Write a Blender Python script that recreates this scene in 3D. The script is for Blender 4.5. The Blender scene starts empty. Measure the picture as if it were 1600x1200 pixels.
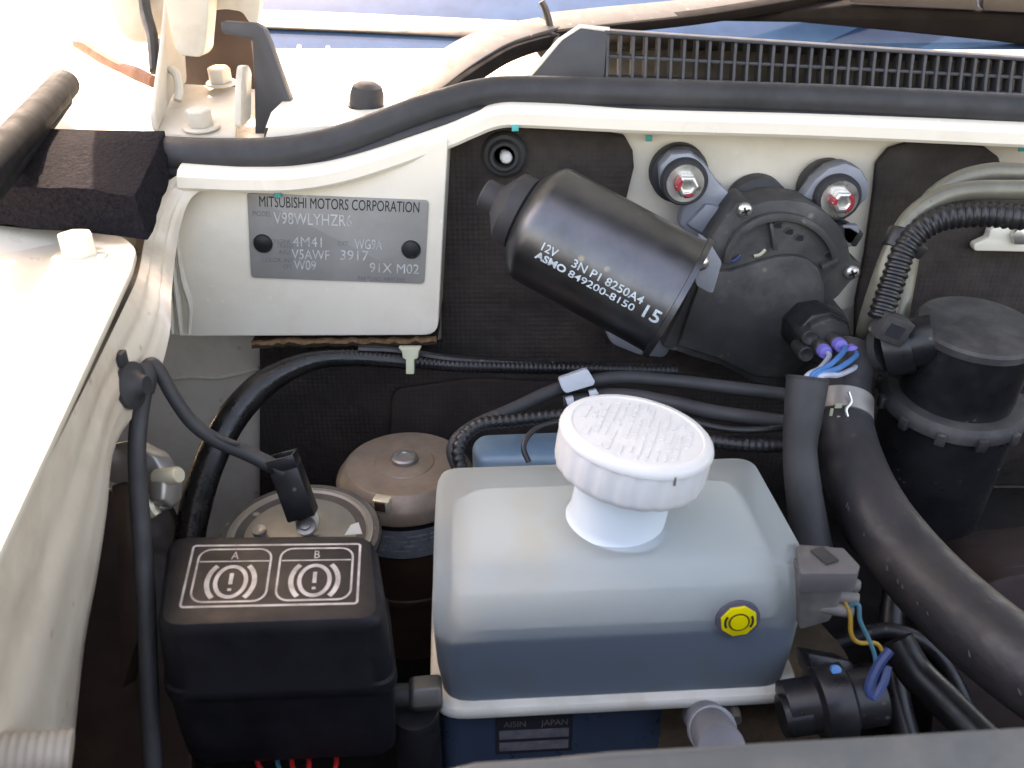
import bpy, bmesh, math, random
from mathutils import Vector, Matrix
random.seed(7)
V = Vector
S = 0.001                      # everything below is written in millimetres
sc = bpy.context.scene
C = sc.collection

# ------------------------------------------------------------------ camera
PITCH = math.radians(28.0); FPX = 1385.6
CAMP = V((0, 0, 500))
cam = bpy.data.cameras.new("camera"); camo = bpy.data.objects.new("camera", cam); C.objects.link(camo)
camo.location = CAMP * S; camo.rotation_euler = (math.pi/2 - PITCH, 0, 0)
cam.sensor_width = 36; cam.lens = 18/math.tan(math.radians(30)); cam.clip_start = 0.01; cam.clip_end = 500
cam.dof.use_dof = True; cam.dof.focus_distance = 0.46; cam.dof.aperture_fstop = 17
sc.camera = camo
sc.render.resolution_x = 1024; sc.render.resolution_y = 768

# ------------------------------------------------------------------ light
SUN_EL, SUN_AZ = 52.0, -28.0     # azimuth from +Y (behind the windscreen), negative = left
w = bpy.data.worlds.new("World"); sc.world = w; w.use_nodes = True
nt = w.node_tree; bg = nt.nodes["Background"]; sky = nt.nodes.new("ShaderNodeTexSky")
sky.sky_type = 'NISHITA'; sky.sun_disc = False
sky.sun_elevation = math.radians(SUN_EL); sky.sun_rotation = math.radians(SUN_AZ)
sky.dust_density = 3.0; sky.air_density = 1.0
nt.links.new(sky.outputs[0], bg.inputs[0]); bg.inputs[1].default_value = 0.15
sl = bpy.data.lights.new("sun", 'SUN'); sl.energy = 2.0; sl.angle = math.radians(0.53); sl.color = (1, .99, .97)
so = bpy.data.objects.new("sun", sl); C.objects.link(so)
el, az = math.radians(SUN_EL), math.radians(SUN_AZ)
tosun = V((math.sin(az)*math.cos(el), math.cos(az)*math.cos(el), math.sin(el)))
so.rotation_euler = tosun.to_track_quat('Z', 'Y').to_euler()
vs = sc.view_settings
vs.view_transform = 'Standard'; vs.look = 'None'; vs.gamma = 1; vs.use_curve_mapping = False
vs.exposure = 3.05
vs.use_white_balance = True; vs.white_balance_temperature = 9600; vs.white_balance_tint = 19
sc.cycles.max_bounces = 10; sc.cycles.transparent_max_bounces = 12; sc.cycles.transmission_bounces = 8

# ------------------------------------------------------------------ helpers
cP, sP = math.cos(PITCH), math.sin(PITCH)
def ray(px, py):
    r = (px-800)/FPX; u = (600-py)/FPX
    return V((r, cP+u*sP, -sP+u*cP))
def PT(px, py, t): return CAMP + ray(px, py)*t
def PY(px, py, Y): d = ray(px, py); return CAMP + d*(Y/d.y)
def PZ(px, py, Z): d = ray(px, py); return CAMP + d*((Z-500)/d.z)
def PX(px, py, X): d = ray(px, py); return CAMP + d*(X/d.x)
def PP(px, py, p0, n): d = ray(px, py); return CAMP + d*((p0-CAMP).dot(n)/d.dot(n))

def catmull(pts, k=6):
    if len(pts) < 3: return [p.copy() for p in pts]
    out = []
    for i in range(len(pts)-1):
        p0 = pts[i-1] if i else pts[0]*2-pts[1]
        p1, p2 = pts[i], pts[i+1]
        p3 = pts[i+2] if i+2 < len(pts) else p2*2-p1
        for j in range(k):
            t = j/k
            out.append(0.5*((2*p1)+(p2-p0)*t+(2*p0-5*p1+4*p2-p3)*t*t+(3*p1-p0-3*p2+p3)*t**3))
    out.append(pts[-1].copy()); return out
def resample(pts, d):
    out = [pts[0].copy()]; acc = 0
    for a, b in zip(pts, pts[1:]):
        L = (b-a).length; s = d-acc
        while s <= L and L > 1e-9:
            out.append(a.lerp(b, s/L)); s += d
        acc = (acc+L) % d if L else acc
    return out
def lerp_list(vals, n):
    if not isinstance(vals, (list, tuple)): return [vals]*n
    out = []
    for i in range(n):
        f = i/(n-1)*(len(vals)-1); k = min(int(f), len(vals)-2); out.append(vals[k]+(vals[k+1]-vals[k])*(f-k))
    return out
def rounded(poly, rad, n=4):
    out = []; m = len(poly)
    rads = rad if isinstance(rad, (list, tuple)) else [rad]*m
    for i, p in enumerate(poly):
        a, b = poly[i-1]-p, poly[(i+1) % m]-p; r = min(rads[i], a.length*.45, b.length*.45)
        if r < 1e-3: out.append(p.copy()); continue
        s, e = p+a.normalized()*r, p+b.normalized()*r
        for j in range(n+1):
            t = j/n; out.append(s*(1-t)**2+p*2*t*(1-t)+e*t*t)
    return out
def frame(axis, hint=V((0, 0, 1))):
    z = axis.normalized()
    if abs(z.dot(hint)) > .95: hint = V((0, 1, 0)) if abs(z.y) < .9 else V((1, 0, 0))
    x = hint.cross(z).normalized(); return x, z.cross(x), z

ORG = {}
class MB:
    def __init__(s): s.v = []; s.f = []
    def add(s, vs_, fs):
        o = len(s.v); s.v += [V(p) for p in vs_]; s.f += [[i+o for i in f] for f in fs]; return s
    def loft(s, rings, closed=True, cap0=True, cap1=True, loop=False):
        n = len(rings[0]); o = len(s.v)
        for r in rings: s.v += [V(p) for p in r]
        m = len(rings)
        for i in range(m if loop else m-1):
            for j in range(n if closed else n-1):
                a, b = o+i*n+j, o+i*n+(j+1) % n; i2 = (i+1) % m
                s.f.append([a, b, o+i2*n+(j+1) % n, o+i2*n+j])
        if closed and not loop:
            if cap0: s.f.append([o+j for j in range(n)][::-1])
            if cap1: s.f.append([o+(m-1)*n+j for j in range(n)])
        return s
    def tube(s, pts, r, n=12, k=6, cap=True, flat=1.0, up=None):
        P = catmull(pts, k) if k > 1 else pts
        R = lerp_list(r, len(P)); rings = []
        T = [(P[min(i+1, len(P)-1)]-P[max(i-1, 0)]).normalized() for i in range(len(P))]
        x, y, _ = frame(T[0], up or V((0, 0, 1)))
        for i, p in enumerate(P):
            x = (x-T[i]*x.dot(T[i])).normalized(); y = T[i].cross(x)
            rings.append([p+(x*math.cos(a)*flat+y*math.sin(a))*R[i] for a in [2*math.pi*j/n for j in range(n)]])
        return s.loft(rings, True, cap, cap)
    def corr(s, pts, r, pitch=3.2, n=14, depth=.13):
        P = resample(catmull(pts, 8), pitch/4); R = [r*(1 if (i % 4) in (0, 1) else 1-depth) for i in range(len(P))]
        T = [(P[min(i+1, len(P)-1)]-P[max(i-1, 0)]).normalized() for i in range(len(P))]
        x, y, _ = frame(T[0]); rings = []
        for i, p in enumerate(P):
            x = (x-T[i]*x.dot(T[i])).normalized(); y = T[i].cross(x)
            rings.append([p+(x*math.cos(a)+y*math.sin(a))*R[i] for a in [2*math.pi*j/n for j in range(n)]])
        return s.loft(rings)
    def lathe(s, prof, o, axis=V((0, 0, 1)), n=36, loop=False, rmod=None):
        x, y, z = frame(axis); rings = []
        for r, h in prof:
            rings.append([o+z*h+(x*math.cos(a)+y*math.sin(a))*(r*(rmod(a) if rmod else 1)) for a in [2*math.pi*j/n for j in range(n)]])
        return s.loft(rings, True, True, True, loop)
    def prism(s, poly, d):
        n = len(poly); a = [V(p) for p in poly]; b = [p+d for p in a]
        return s.add(a+b, [list(range(n))[::-1], list(range(n, 2*n))]+[[j, (j+1) % n, n+(j+1) % n, n+j] for j in range(n)])
    def box(s, c, sx, sy, sz, ex=V((1, 0, 0)), ey=V((0, 1, 0)), ez=V((0, 0, 1))):
        q = [c+ex*(sx/2*i)+ey*(sy/2*j)+ez*(sz/2*k) for k in (-1, 1) for i, j in ((-1, -1), (1, -1), (1, 1), (-1, 1))]
        return s.add(q, [[3, 2, 1, 0], [4, 5, 6, 7], [0, 1, 5, 4], [1, 2, 6, 5], [2, 3, 7, 6], [3, 0, 4, 7]])
    def build(s, name, mat, parent=None, bevel=0, segs=2, sharp=38, recalc=True, sub=0):
        me = bpy.data.meshes.new(name); bm = bmesh.new()
        org = ORG.get(parent.name, V()) if parent else sum(s.v, V())/len(s.v)
        vv = [bm.verts.new((p-org)*S) for p in s.v]
        for f in s.f:
            try: bm.faces.new([vv[i] for i in f])
            except ValueError: pass
        bmesh.ops.remove_doubles(bm, verts=bm.verts, dist=1e-6)
        if recalc: bmesh.ops.recalc_face_normals(bm, faces=bm.faces)
        if bevel:
            eds = [e for e in bm.edges if len(e.link_faces) == 2 and e.calc_face_angle(0) > math.radians(28)]
            bmesh.ops.bevel(bm, geom=eds, offset=bevel*S, offset_type='OFFSET', segments=segs, profile=.5, affect='EDGES', clamp_overlap=True)
        bm.to_mesh(me); bm.free()
        for p in me.polygons: p.use_smooth = True
        me.set_sharp_from_angle(angle=math.radians(sharp))
        me.materials.append(mat)
        o = bpy.data.objects.new(name, me); C.objects.link(o)
        if parent: o.parent = parent; ORG[o.name] = org
        else: o.location = org*S; ORG[o.name] = org
        if sub:
            md = o.modifiers.new('sub', 'SUBSURF'); md.levels = md.render_levels = sub
        return o
def thing(name, label, cat, loc, group=None):
    o = bpy.data.objects.new(name, None); C.objects.link(o); o.location = loc*S; o.empty_display_size = .01
    ORG[o.name] = V(loc); o['label'] = label; o['category'] = cat
    if group: o['group'] = group
    return o
def tag(o, label, cat, group=None):
    o['label'] = label; o['category'] = cat
    if group: o['group'] = group
    return o
def struct(o): o['kind'] = 'structure'; return o

def text2d(s, size, space=1.0, shear=0, width=1.0, off=0.0, ax='LEFT', cut=False):
    cu = bpy.data.curves.new('t', 'FONT'); cu.body = s; cu.size = size; cu.space_character = space; cu.shear = shear
    cu.offset = off; cu.align_x = ax; cu.resolution_u = 3
    ob = bpy.data.objects.new('t', cu); C.objects.link(ob)
    bpy.context.view_layer.update()
    me = bpy.data.meshes.new_from_object(ob)
    vs_ = [(p.co.x*width, p.co.y) for p in me.vertices]; fs = [list(p.vertices) for p in me.polygons]
    if cut:
        bm = bmesh.new(); bm.from_mesh(me)
        for i in range(-3, 12):
            bmesh.ops.bisect_plane(bm, geom=bm.verts[:]+bm.edges[:]+bm.faces[:], plane_co=(0, i*size*.1+.013*size, 0), plane_no=(0, 1, 0))
        bm.to_mesh(me); bm.free(); vs_ = [(p.co.x*width, p.co.y) for p in me.vertices]; fs = [list(p.vertices) for p in me.polygons]
    bpy.data.objects.remove(ob); bpy.data.curves.remove(cu); bpy.data.meshes.remove(me)
    return vs_, fs
def lettering(s, fn, size, mat, parent, name='lettering', **k):
    vs_, fs = text2d(s, size, **k); m = MB(); m.add([fn(x, y) for x, y in vs_], fs)
    return m.build(name, mat, parent, recalc=False)

# ------------------------------------------------------------------ materials
def mk(name, col, rough=.5, metal=0., var=.15, vs_=40., bump=0., bs=600., dust=0., dcol=(.32, .27, .21), ds=25.,
       specks=0., scol=(.5, .45, .38), ss=180., coat=0., spec=.5, trans=0., ior=1.45, sss=0., ssr=.004, dots=0., rvar=.12, emboss=None, streak=None):
    m = bpy.data.materials.new(name); m.use_nodes = True; t = m.node_tree; N = t.nodes; L = t.links
    b = N['Principled BSDF']; tc = N.new('ShaderNodeTexCoord'); co = tc.outputs['Object']
    def noise(scale, det=4., r=.6):
        n = N.new('ShaderNodeTexNoise'); n.inputs['Scale'].default_value = scale; n.inputs['Detail'].default_value = det
        n.inputs['Roughness'].default_value = r; L.new(co, n.inputs['Vector']); return n.outputs['Fac']
    def ramp(x, a, c):
        r = N.new('ShaderNodeMapRange'); r.inputs['From Min'].default_value = a; r.inputs['From Max'].default_value = c
        L.new(x, r.inputs['Value']); return r.outputs['Result']
    def mixc(f, a, c):
        x = N.new('ShaderNodeMix'); x.data_type = 'RGBA'
        for sck, val in ((x.inputs['Factor'], f), (x.inputs[6], a), (x.inputs[7], c)):
            if isinstance(val, (tuple, list)): sck.default_value = (*val, 1) if len(val) == 3 else val
            elif isinstance(val, (float, int)): sck.default_value = val
            else: L.new(val, sck)
        return x.outputs[2]
    def mul(a, c):
        x = N.new('ShaderNodeMath'); x.operation = 'MULTIPLY'
        for sck, val in ((x.inputs[0], a), (x.inputs[1], c)):
            if isinstance(val, (float, int)): sck.default_value = val
            else: L.new(val, sck)
        return x.outputs[0]
    dk = tuple(c*(1-var) for c in col); lt = tuple(min(1, c*(1+var)) for c in col)
    nz = noise(vs_)
    c = mixc(ramp(nz, .3, .7), dk, lt)
    if dust:
        f = mul(ramp(noise(ds, 6, .65), .48, .75), dust); c = mixc(f, c, dcol)
    if specks:
        vo = N.new('ShaderNodeTexVoronoi'); vo.inputs['Scale'].default_value = ss; L.new(co, vo.inputs['Vector'])
        f = ramp(vo.outputs['Distance'], .24, .1)
        f = mul(f, ramp(noise(ss*.45, 2), .56, .62)); c = mixc(mul(f, specks), c, scol)
    if dots:
        vo = N.new('ShaderNodeTexVoronoi'); vo.inputs['Scale'].default_value = dots; vo.inputs['Randomness'].default_value = .12; L.new(co, vo.inputs['Vector'])
    L.new(c, b.inputs['Base Color'])
    rr = N.new('ShaderNodeMapRange'); rr.inputs['To Min'].default_value = max(0, rough-rvar); rr.inputs['To Max'].default_value = min(1, rough+rvar)
    rr.inputs['From Min'].default_value = .3; rr.inputs['From Max'].default_value = .7
    L.new(noise(vs_*2.3), rr.inputs['Value']); L.new(rr.outputs[0], b.inputs['Roughness'])
    b.inputs['Metallic'].default_value = metal; b.inputs['Coat Weight'].default_value = coat; b.inputs['Coat Roughness'].default_value = .12
    b.inputs['Specular IOR Level'].default_value = spec; b.inputs['Transmission Weight'].default_value = trans; b.inputs['IOR'].default_value = ior
    if sss:
        b.inputs['Subsurface Weight'].default_value = sss; b.inputs['Subsurface Radius'].default_value = (1, 1, 1); b.inputs['Subsurface Scale'].default_value = ssr
    if bump or dots:
        bp = N.new('ShaderNodeBump'); bp.inputs['Strength'].default_value = 1.0
        bp.inputs['Distance'].default_value = (bump if bump else .35)*S
        if dots:
            ad = N.new('ShaderNodeMath'); ad.operation = 'MULTIPLY_ADD'; L.new(noise(22, 3), ad.inputs[0]); ad.inputs[1].default_value = 14
            L.new(mul(ramp(vo.outputs['Distance'], .6, .1), ramp(noise(30, 3), .25, .6)), ad.inputs[2]); L.new(ad.outputs[0], bp.inputs['Height'])
        else: L.new(noise(bs, 3), bp.inputs['Height'])
        L.new(bp.outputs[0], b.inputs['Normal'])
    return m
WHITE = mk('white_paint', (.78, .715, .61), .36, var=.06, vs_=12, dust=.42, dcol=(.52, .42, .30), ds=14, specks=.5, scol=(.85, .83, .78), ss=150, coat=.5)
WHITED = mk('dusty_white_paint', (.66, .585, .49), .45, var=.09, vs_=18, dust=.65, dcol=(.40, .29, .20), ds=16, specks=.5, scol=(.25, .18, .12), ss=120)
SEALER = mk('brushed_seam_sealer', (.62, .58, .5), .5, var=.1, dust=.5, dcol=(.45, .35, .25), bump=.4, bs=180)
RUBBER = mk('seal_rubber', (.030, .030, .033), .58, var=.3, dust=.3, dcol=(.055, .048, .045), ds=18, bump=.06, bs=900, spec=.45)
RUBBER2 = mk('hose_rubber', (.022, .021, .024), .5, var=.3, dust=.6, dcol=(.055, .042, .034), ds=30, bump=.2, bs=300, specks=.3, scol=(.16, .11, .07), ss=130)
FOAM = mk('open_cell_foam', (.012, .011, .014), .9, var=.5, vs_=700, bump=1.3, bs=420, dust=.35, dcol=(.035, .032, .036), ds=300, spec=.05)
BLACK = mk('black_plastic', (.011, .011, .013), .36, var=.25, dust=.25, dcol=(.04, .036, .034), ds=40, bump=.04, bs=1500, specks=.15, ss=200)
BLACKM = mk('matte_black_plastic', (.028, .027, .028), .6, var=.25, dust=.6, dcol=(.085, .076, .07), ds=35, bump=.1, bs=1300, specks=.9, scol=(.30, .27, .23), ss=110)
GLOSS = mk('black_motor_paint', (.105, .107, .115), .35, metal=.95, var=.25, dust=.15, dcol=(.06, .055, .05), ds=40, bump=.03, bs=900, specks=.7, scol=(.25, .21, .18), ss=120, rvar=.05, spec=.6)
LIDP = mk('relay_lid_plastic', (.0065, .0065, .009), .55, spec=.25, var=.2, dust=.2, dcol=(.03, .029, .033), ds=30, bump=.05, bs=1500)
EXTB = mk('black_exterior_plastic', (.004, .004, .005), .8, var=.2, spec=.1)
GREYP = mk('grey_plastic', (.10, .095, .095), .55, var=.15, dust=.4, ds=40, bump=.05)
COWLP = mk('weathered_cowl_plastic', (.048, .048, .053), .55, var=.15, dust=.3, dcol=(.06, .057, .055), ds=30, bump=.05, bs=1200)
DUSTYB = mk('dusty_gear_cover', (.036, .035, .035), .6, var=.25, dust=.85, dcol=(.105, .098, .09), ds=28, bump=.12, bs=1200, specks=.6, scol=(.22, .20, .17), ss=120)
PAD = mk('insulation_pad', (.036, .028, .025), .75, var=.3, dust=.5, dcol=(.085, .058, .042), ds=12, dots=330, bump=.32, spec=.35)
PADE = mk('torn_pad_edge', (.30, .17, .09), .9, var=.4, vs_=300, bump=1, bs=500)
ALU = mk('cast_aluminium', (.24, .255, .285), .58, metal=.3, var=.12, bump=.12, bs=700, dust=.2, dcol=(.3, .28, .26))
ZINC = mk('zinc_plated_steel', (.62, .61, .58), .33, metal=.9, var=.12, dust=.2, dcol=(.4, .34, .25))
STEEL = mk('dull_steel', (.34, .32, .30), .45, metal=.8, var=.2, dust=.4, dcol=(.2, .15, .11))
GREASE = mk('yellowed_zinc', (.55, .50, .38), .45, metal=.5, var=.2, dust=.4, dcol=(.3, .24, .16))
REDP = mk('red_marking_paint', (.34, .03, .04), .35)
PLATE = mk('brushed_plate', (.265, .255, .24), .5, metal=.1, var=.08, vs_=30, dust=.3, dcol=(.38, .37, .36), ds=30, specks=.5, scol=(.7, .7, .7), ss=120)
INK = mk('black_ink', (.012, .012, .018), .6, var=.1)
INKF = mk('faded_ink', (.15, .15, .16), .6, var=.2)
STAMP = mk('stamped_bare_metal', (.52, .52, .52), .45, metal=.3, var=.35, vs_=220)
PRINT = mk('pale_print', (.42, .49, .53), .55, var=.35, vs_=300)
PRINTG = mk('grey_print', (.26, .26, .27), .5, var=.4, vs_=140)
TEAL = mk('teal_paint', (.02, .36, .36), .5)
BROWNM = mk('rusty_brown_paint', (.24, .185, .145), .42, metal=.2, var=.2, vs_=70, dust=.85, dcol=(.22, .15, .10), ds=45, bump=.1, bs=500, specks=.6, scol=(.3, .22, .15))
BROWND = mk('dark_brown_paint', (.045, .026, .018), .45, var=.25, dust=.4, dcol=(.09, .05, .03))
LABELG = mk('grey_blue_label', (.16, .18, .21), .6, var=.25, vs_=180, dust=.3)
CAPW = mk('white_cap_plastic', (.57, .575, .575), .45, var=.04, sss=.2, ssr=.003, dust=.35, dcol=(.58, .52, .43), bump=.03)
CAPD = mk('embossed_cap_lines', (.66, .66, .66), .5, var=.05)
PIPE = mk('olive_pipe_paint', (.15, .145, .115), .38, metal=.35, var=.12, dust=.3, ds=40)
WBLUE = mk('blue_wire', (.035, .17, .40), .4); WWHITE = mk('white_wire', (.40, .43, .52), .4)
WYEL = mk('yellow_wire', (.28, .16, .02), .4); WTEAL = mk('teal_wire', (.03, .13, .17), .4); WRED = mk('red_wire', (.5, .02, .02), .4)
WNAVY = mk('blue_tape', (.02, .045, .13), .45)
PURPLE = mk('violet_wire_seal', (.17, .15, .50), .45, sss=.2, ssr=.002)
YELLOW = mk('yellow_button', (.72, .60, .01), .45, var=.05); YELD = mk('yellow_button_groove', (.09, .065, .01), .6)
GREYR = mk('grey_gasket', (.085, .085, .12), .6)
CLIPY = mk('yellowed_nylon', (.42, .43, .30), .45, sss=.2, ssr=.002)
CLIPG = mk('grey_nylon', (.34, .38, .42), .5)
BLUEP = mk('pale_blue_plastic', (.13, .22, .30), .45, dust=.3)
TAPE = mk('harness_tape', (.010, .010, .011), .3, var=.3, dust=.2, dcol=(.05, .045, .04), bump=.35, bs=130, rvar=.15)
BAR = mk('grey_painted_bar', (.060, .067, .068), .6, var=.06, dust=.2)
BRKT = mk('darkened_cream_paint', (.52, .475, .40), .45, var=.08, vs_=25, dust=.4, dcol=(.30, .22, .14), ds=30)  # dusty car cream, base darkened to stand in for shade on the hinge
RUST = mk('reddish_brown_strip', (.30, .14, .09), .8, var=.3, vs_=120, bump=.5, bs=300)
DARK = mk('near_black_casting', (.010, .009, .009), .75, var=.4, dust=.4, dcol=(.024, .017, .013), spec=.25)  # near-black base colour with faint browner patches
REDB = mk('dull_red_brown', (.016, .006, .005), .7, var=.3, dust=.3, dcol=(.03, .02, .015))
CREAM = mk('cream_paint', (.74, .70, .60), .35, var=.04, dust=.2, dcol=(.6, .5, .36), coat=.4)
SILVER = mk('silver_painted_arm', (.05, .05, .053), .55, spec=.25, metal=0, var=.05, specks=.3)
HORN = mk('silver_horn_face', (.20, .195, .18), .40, metal=.6, var=.2, dust=.35, dcol=(.25, .21, .15))
def glass_mat():
    m = mk('windscreen_glass', (.022, .055, .125), .1, var=.15, dust=.0, coat=0, spec=.28, rvar=.02); return m  # blue of the reflected sky is put into the base colour
GLASS = glass_mat()
def shell_mat():
    m = bpy.data.materials.new('milky_polypropylene'); m.use_nodes = True; t = m.node_tree; N = t.nodes; L = t.links
    b = N['Principled BSDF']; b.inputs['Base Color'].default_value = (.80, .81, .76, 1); b.inputs['Roughness'].default_value = .33
    b.inputs['Transmission Weight'].default_value = .0
    tc = N.new('ShaderNodeTexCoord'); n = N.new('ShaderNodeTexNoise'); n.inputs['Scale'].default_value = 22; n.inputs['Detail'].default_value = 5
    L.new(tc.outputs['Object'], n.inputs['Vector']); r = N.new('ShaderNodeMapRange'); r.inputs['From Min'].default_value = .54; r.inputs['From Max'].default_value = .74; r.inputs['To Max'].default_value = .6
    L.new(n.outputs['Fac'], r.inputs['Value']); mx = N.new('ShaderNodeMix'); mx.data_type = 'RGBA'
    L.new(r.outputs[0], mx.inputs['Factor']); mx.inputs[6].default_value = (.70, .745, .75, 1); mx.inputs[7].default_value = (.72, .60, .42, 1); L.new(mx.outputs[2], b.inputs['Base Color'])
    tl = N.new('ShaderNodeBsdfTranslucent'); L.new(mx.outputs[2], tl.inputs[0])
    rf = N.new('ShaderNodeBsdfRefraction'); rf.inputs['Roughness'].default_value = .42; rf.inputs['IOR'].default_value = 1.01; rf.inputs['Color'].default_value = (.97, .98, .98, 1)
    m1 = N.new('ShaderNodeMixShader'); m1.inputs[0].default_value = .62; L.new(rf.outputs[0], m1.inputs[1]); L.new(tl.outputs[0], m1.inputs[2])
    m2 = N.new('ShaderNodeMixShader'); m2.inputs[0].default_value = .90; L.new(b.outputs[0], m2.inputs[1]); L.new(m1.outputs[0], m2.inputs[2])
    L.new(m2.outputs[0], N['Material Output'].inputs['Surface']); return m
SHELL = shell_mat()
FLUID = mk('dark_brake_fluid', (.006, .048, .105), .3, var=.05)

# ================================================================== SETTING
# firewall: bulkhead sheet, raised box that carries the plate, top lip
fw = MB(); z0 = 20
top = [PY(x, y, 500) for x, y in ((150, 300), (330, 262), (480, 250), (600, 225), (700, 190), (800, 172), (1200, 182), (1700, 205))]
prof = [V((-330, 500, z0)), V((520, 500, z0))] + top[::-1]
fw.prism(prof, V((0, 4, 0)))
firewall = struct(fw.build('firewall', WHITED)); 
ORG[firewall.name] = sum(fw.v, V())/len(fw.v)
bx = MB()
q = [PY(x, y, 460) for x, y in ((262, 288), (330, 281), (470, 279), (560, 262), (700, 214), (684, 524), (262, 526))]
bx.prism(rounded(q, [3, 3, 3, 3, 3, 8, 8]), V((0, 40, 0)))
bx.build('raised_box', WHITE, firewall, bevel=4.5, segs=4)
fl = MB()   # lighter bulkhead skin round the wiper motor (clean paint, no pad)
q = [PY(x, y, 498.5) for x, y in ((955, 185), (1420, 190), (1400, 380), (1330, 480), (1000, 560), (940, 540))]
fl.prism(q, V((0, 1.3, 0))); fl.build('clean_skin', WHITE, firewall)
lip = MB()
lp = [PY(x, y, Y) for x, y, Y in ((1720, 222, 470), (1300, 203, 470), (1000, 194, 470), (830, 186, 470), (778, 187, 470), (735, 203, 468), (690, 222, 465), (560, 267, 457), (470, 285, 454), (390, 287, 452), (330, 285, 450), (280, 283, 448))]
P = catmull(lp, 6); rings = []
for i, p in enumerate(P):
    T = (P[min(i+1, len(P)-1)]-P[max(i-1, 0)]).normalized(); n = V((0, -1, 0)).cross(T); n = n if n.z > 0 else -n
    # hooked section: rolls from the seal flange forward and down
    sec = [(8.5, 18), (7.5, 4), (6, -1.0), (3, -3.4), (-2.5, -3.4), (-4.2, -2), (-4.8, 2), (-4.8, 34)]
    rings.append([p+n*a+V((0, 1, 0))*b for a, b in sec])
lip.loft(rings, True, True, True); lip.build('top_lip', WHITE, firewall)
# seam sealer ridges beside the box
for pts in (((276, 368), (280, 400), (287, 440), (298, 478), (296, 520)), ((268, 372), (272, 420), (278, 470), (283, 522)), ((262, 372), (264, 420), (270, 520))):
    MB().tube([PY(x, y, 452) for x, y in pts], [1.4, 2.2, 2.6, 1.8], 8, flat=.7).build('sealer_bead', SEALER, firewall)
MB().tube([PY(x, y, 499) for x, y in ((268, 592), (300, 588), (340, 590), (380, 582), (405, 575))], 1.6, 8).build('sealer_bead', SEALER, firewall)

# inner fender: ruled sheet from the rail edge to its lower edge
st = [((300, 262), (345, 284), 452, 450), ((262, 285), (302, 306), 446, 447), ((240, 330), (284, 345), 430, 440), ((226, 375), (274, 400), None, 428), ((220, 410), (268, 460), None, None),
      ((212, 440), (265, 522), None, None), ((196, 475), (240, 606), None, None), ((150, 570), (182, 692), None, None), ((100, 670), (167, 800), None, None),
      ((60, 750), (152, 900), None, None), ((0, 868), (132, 1010), None, None), ((-80, 1020), (116, 1160), None, None), ((-220, 1260), (90, 1420), None, None)]
up_, lo_ = [], []
for a, b, ya, yb in st:
    up_.append(PY(*a, ya) if ya else PZ(*a, 357)); lo_.append(PY(*b, yb) if yb else PX(*b, -153))
up_, lo_ = catmull(up_, 5), catmull(lo_, 5)
rings = []
for a, b in zip(up_, lo_):
    row = []
    for k in range(15):
        t = k/14; p = a.lerp(b, t); bul = math.sin(math.pi*t)*1.2
        if .28 < t < .36: bul -= 1.2
        if .58 < t < .66: bul -= .9
        row.append(p+V((bul, 0, 0)))
    row.append(b+V((-9, 4, -3))); row.append(b+V((-40, 10, -3)))
    rings.append(row)
inner = struct(MB().loft(rings, False).build('inner_fender', WHITED, sharp=60)); ORG[inner.name] = ORG[inner.name]
# rail flange bolted on top of the inner fender, sunlit
rail = [PZ(x, y, 361) for x, y in ((-260, 345), (0, 352), (70, 361), (190, 367), (214, 388), (206, 420), (0, 858), (-150, 1140), (-600, 1500), (-900, 900))]
struct(MB().prism(rounded(rail, [2, 8, 8, 9, 9, 6, 2, 2, 2, 2]), V((0, 0, -3.5))).build('fender_rail', WHITE, bevel=1.2))
# fender crown outboard, reaching out of the picture
rows = []
for Y in (120, 250, 380, 470, 560, 680, 900, 1300):
    g = max(0, (Y-380)/400)
    rows.append([V((x, Y, z+g*h-(18 if Y < 400 else 0))) for x, z, h in ((-196, 352, 10), (-200, 366, 22), (-215, 372, 26), (-250, 380, 30), (-300, 400, 34), (-360, 430, 36), (-450, 455, 36), (-600, 440, 20), (-800, 380, 0))])
struct(MB().loft(rows, False).build('fender', CREAM, sharp=60))
# dark well of the engine bay
well = MB()
well.add([V((-330, -150, 20)), V((560, -150, 20)), V((560, 505, 20)), V((-330, 505, 20))], [[0, 1, 2, 3]])
well.add([V((560, -150, 20)), V((560, 505, 20)), V((560, 505, 330)), V((560, -150, 330))], [[0, 1, 2, 3]])
well.add([V((-330, -150, 20)), V((-330, 505, 20)), V((-330, 505, 350)), V((-330, -150, 350))], [[0, 1, 2, 3]])
well.add([V((-330, -150, 20)), V((560, -150, 20)), V((560, -150, 400)), V((-330, -150, 400))], [[0, 1, 2, 3]])
struct(well.build('engine_bay_well', DARK, recalc=False))
# cowl panel behind the seal, the plenum under the grille
cw = []
for Y, z in ((480, 399), (495, 404), (560, 406), (640, 408), (672, 414), (690, 404), (760, 400)):
    cw.append([V((x, Y, z-(18 if x < -134 and Y < 600 else 0))) for x in (-205, -137, -131, -90, -30, 10, 30)])
cowl = MB().loft(cw, False)
cowlp = struct(cowl.build('cowl_panel', WHITE, sharp=60))
pl = []
for Y, z in ((496, 410), (520, 398), (545, 400), (560, 412), (572, 414), (580, 424), (590, 424)):
    pl.append([V((x, Y, z)) for x in (30, 60, 200, 420, 600)])
struct(MB().loft(pl, False).build('cowl_plenum', mk('dusty_plenum', (.26, .22, .17), .7, var=.3, dust=.5, dcol=(.08, .06, .05)), sharp=60))

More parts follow.
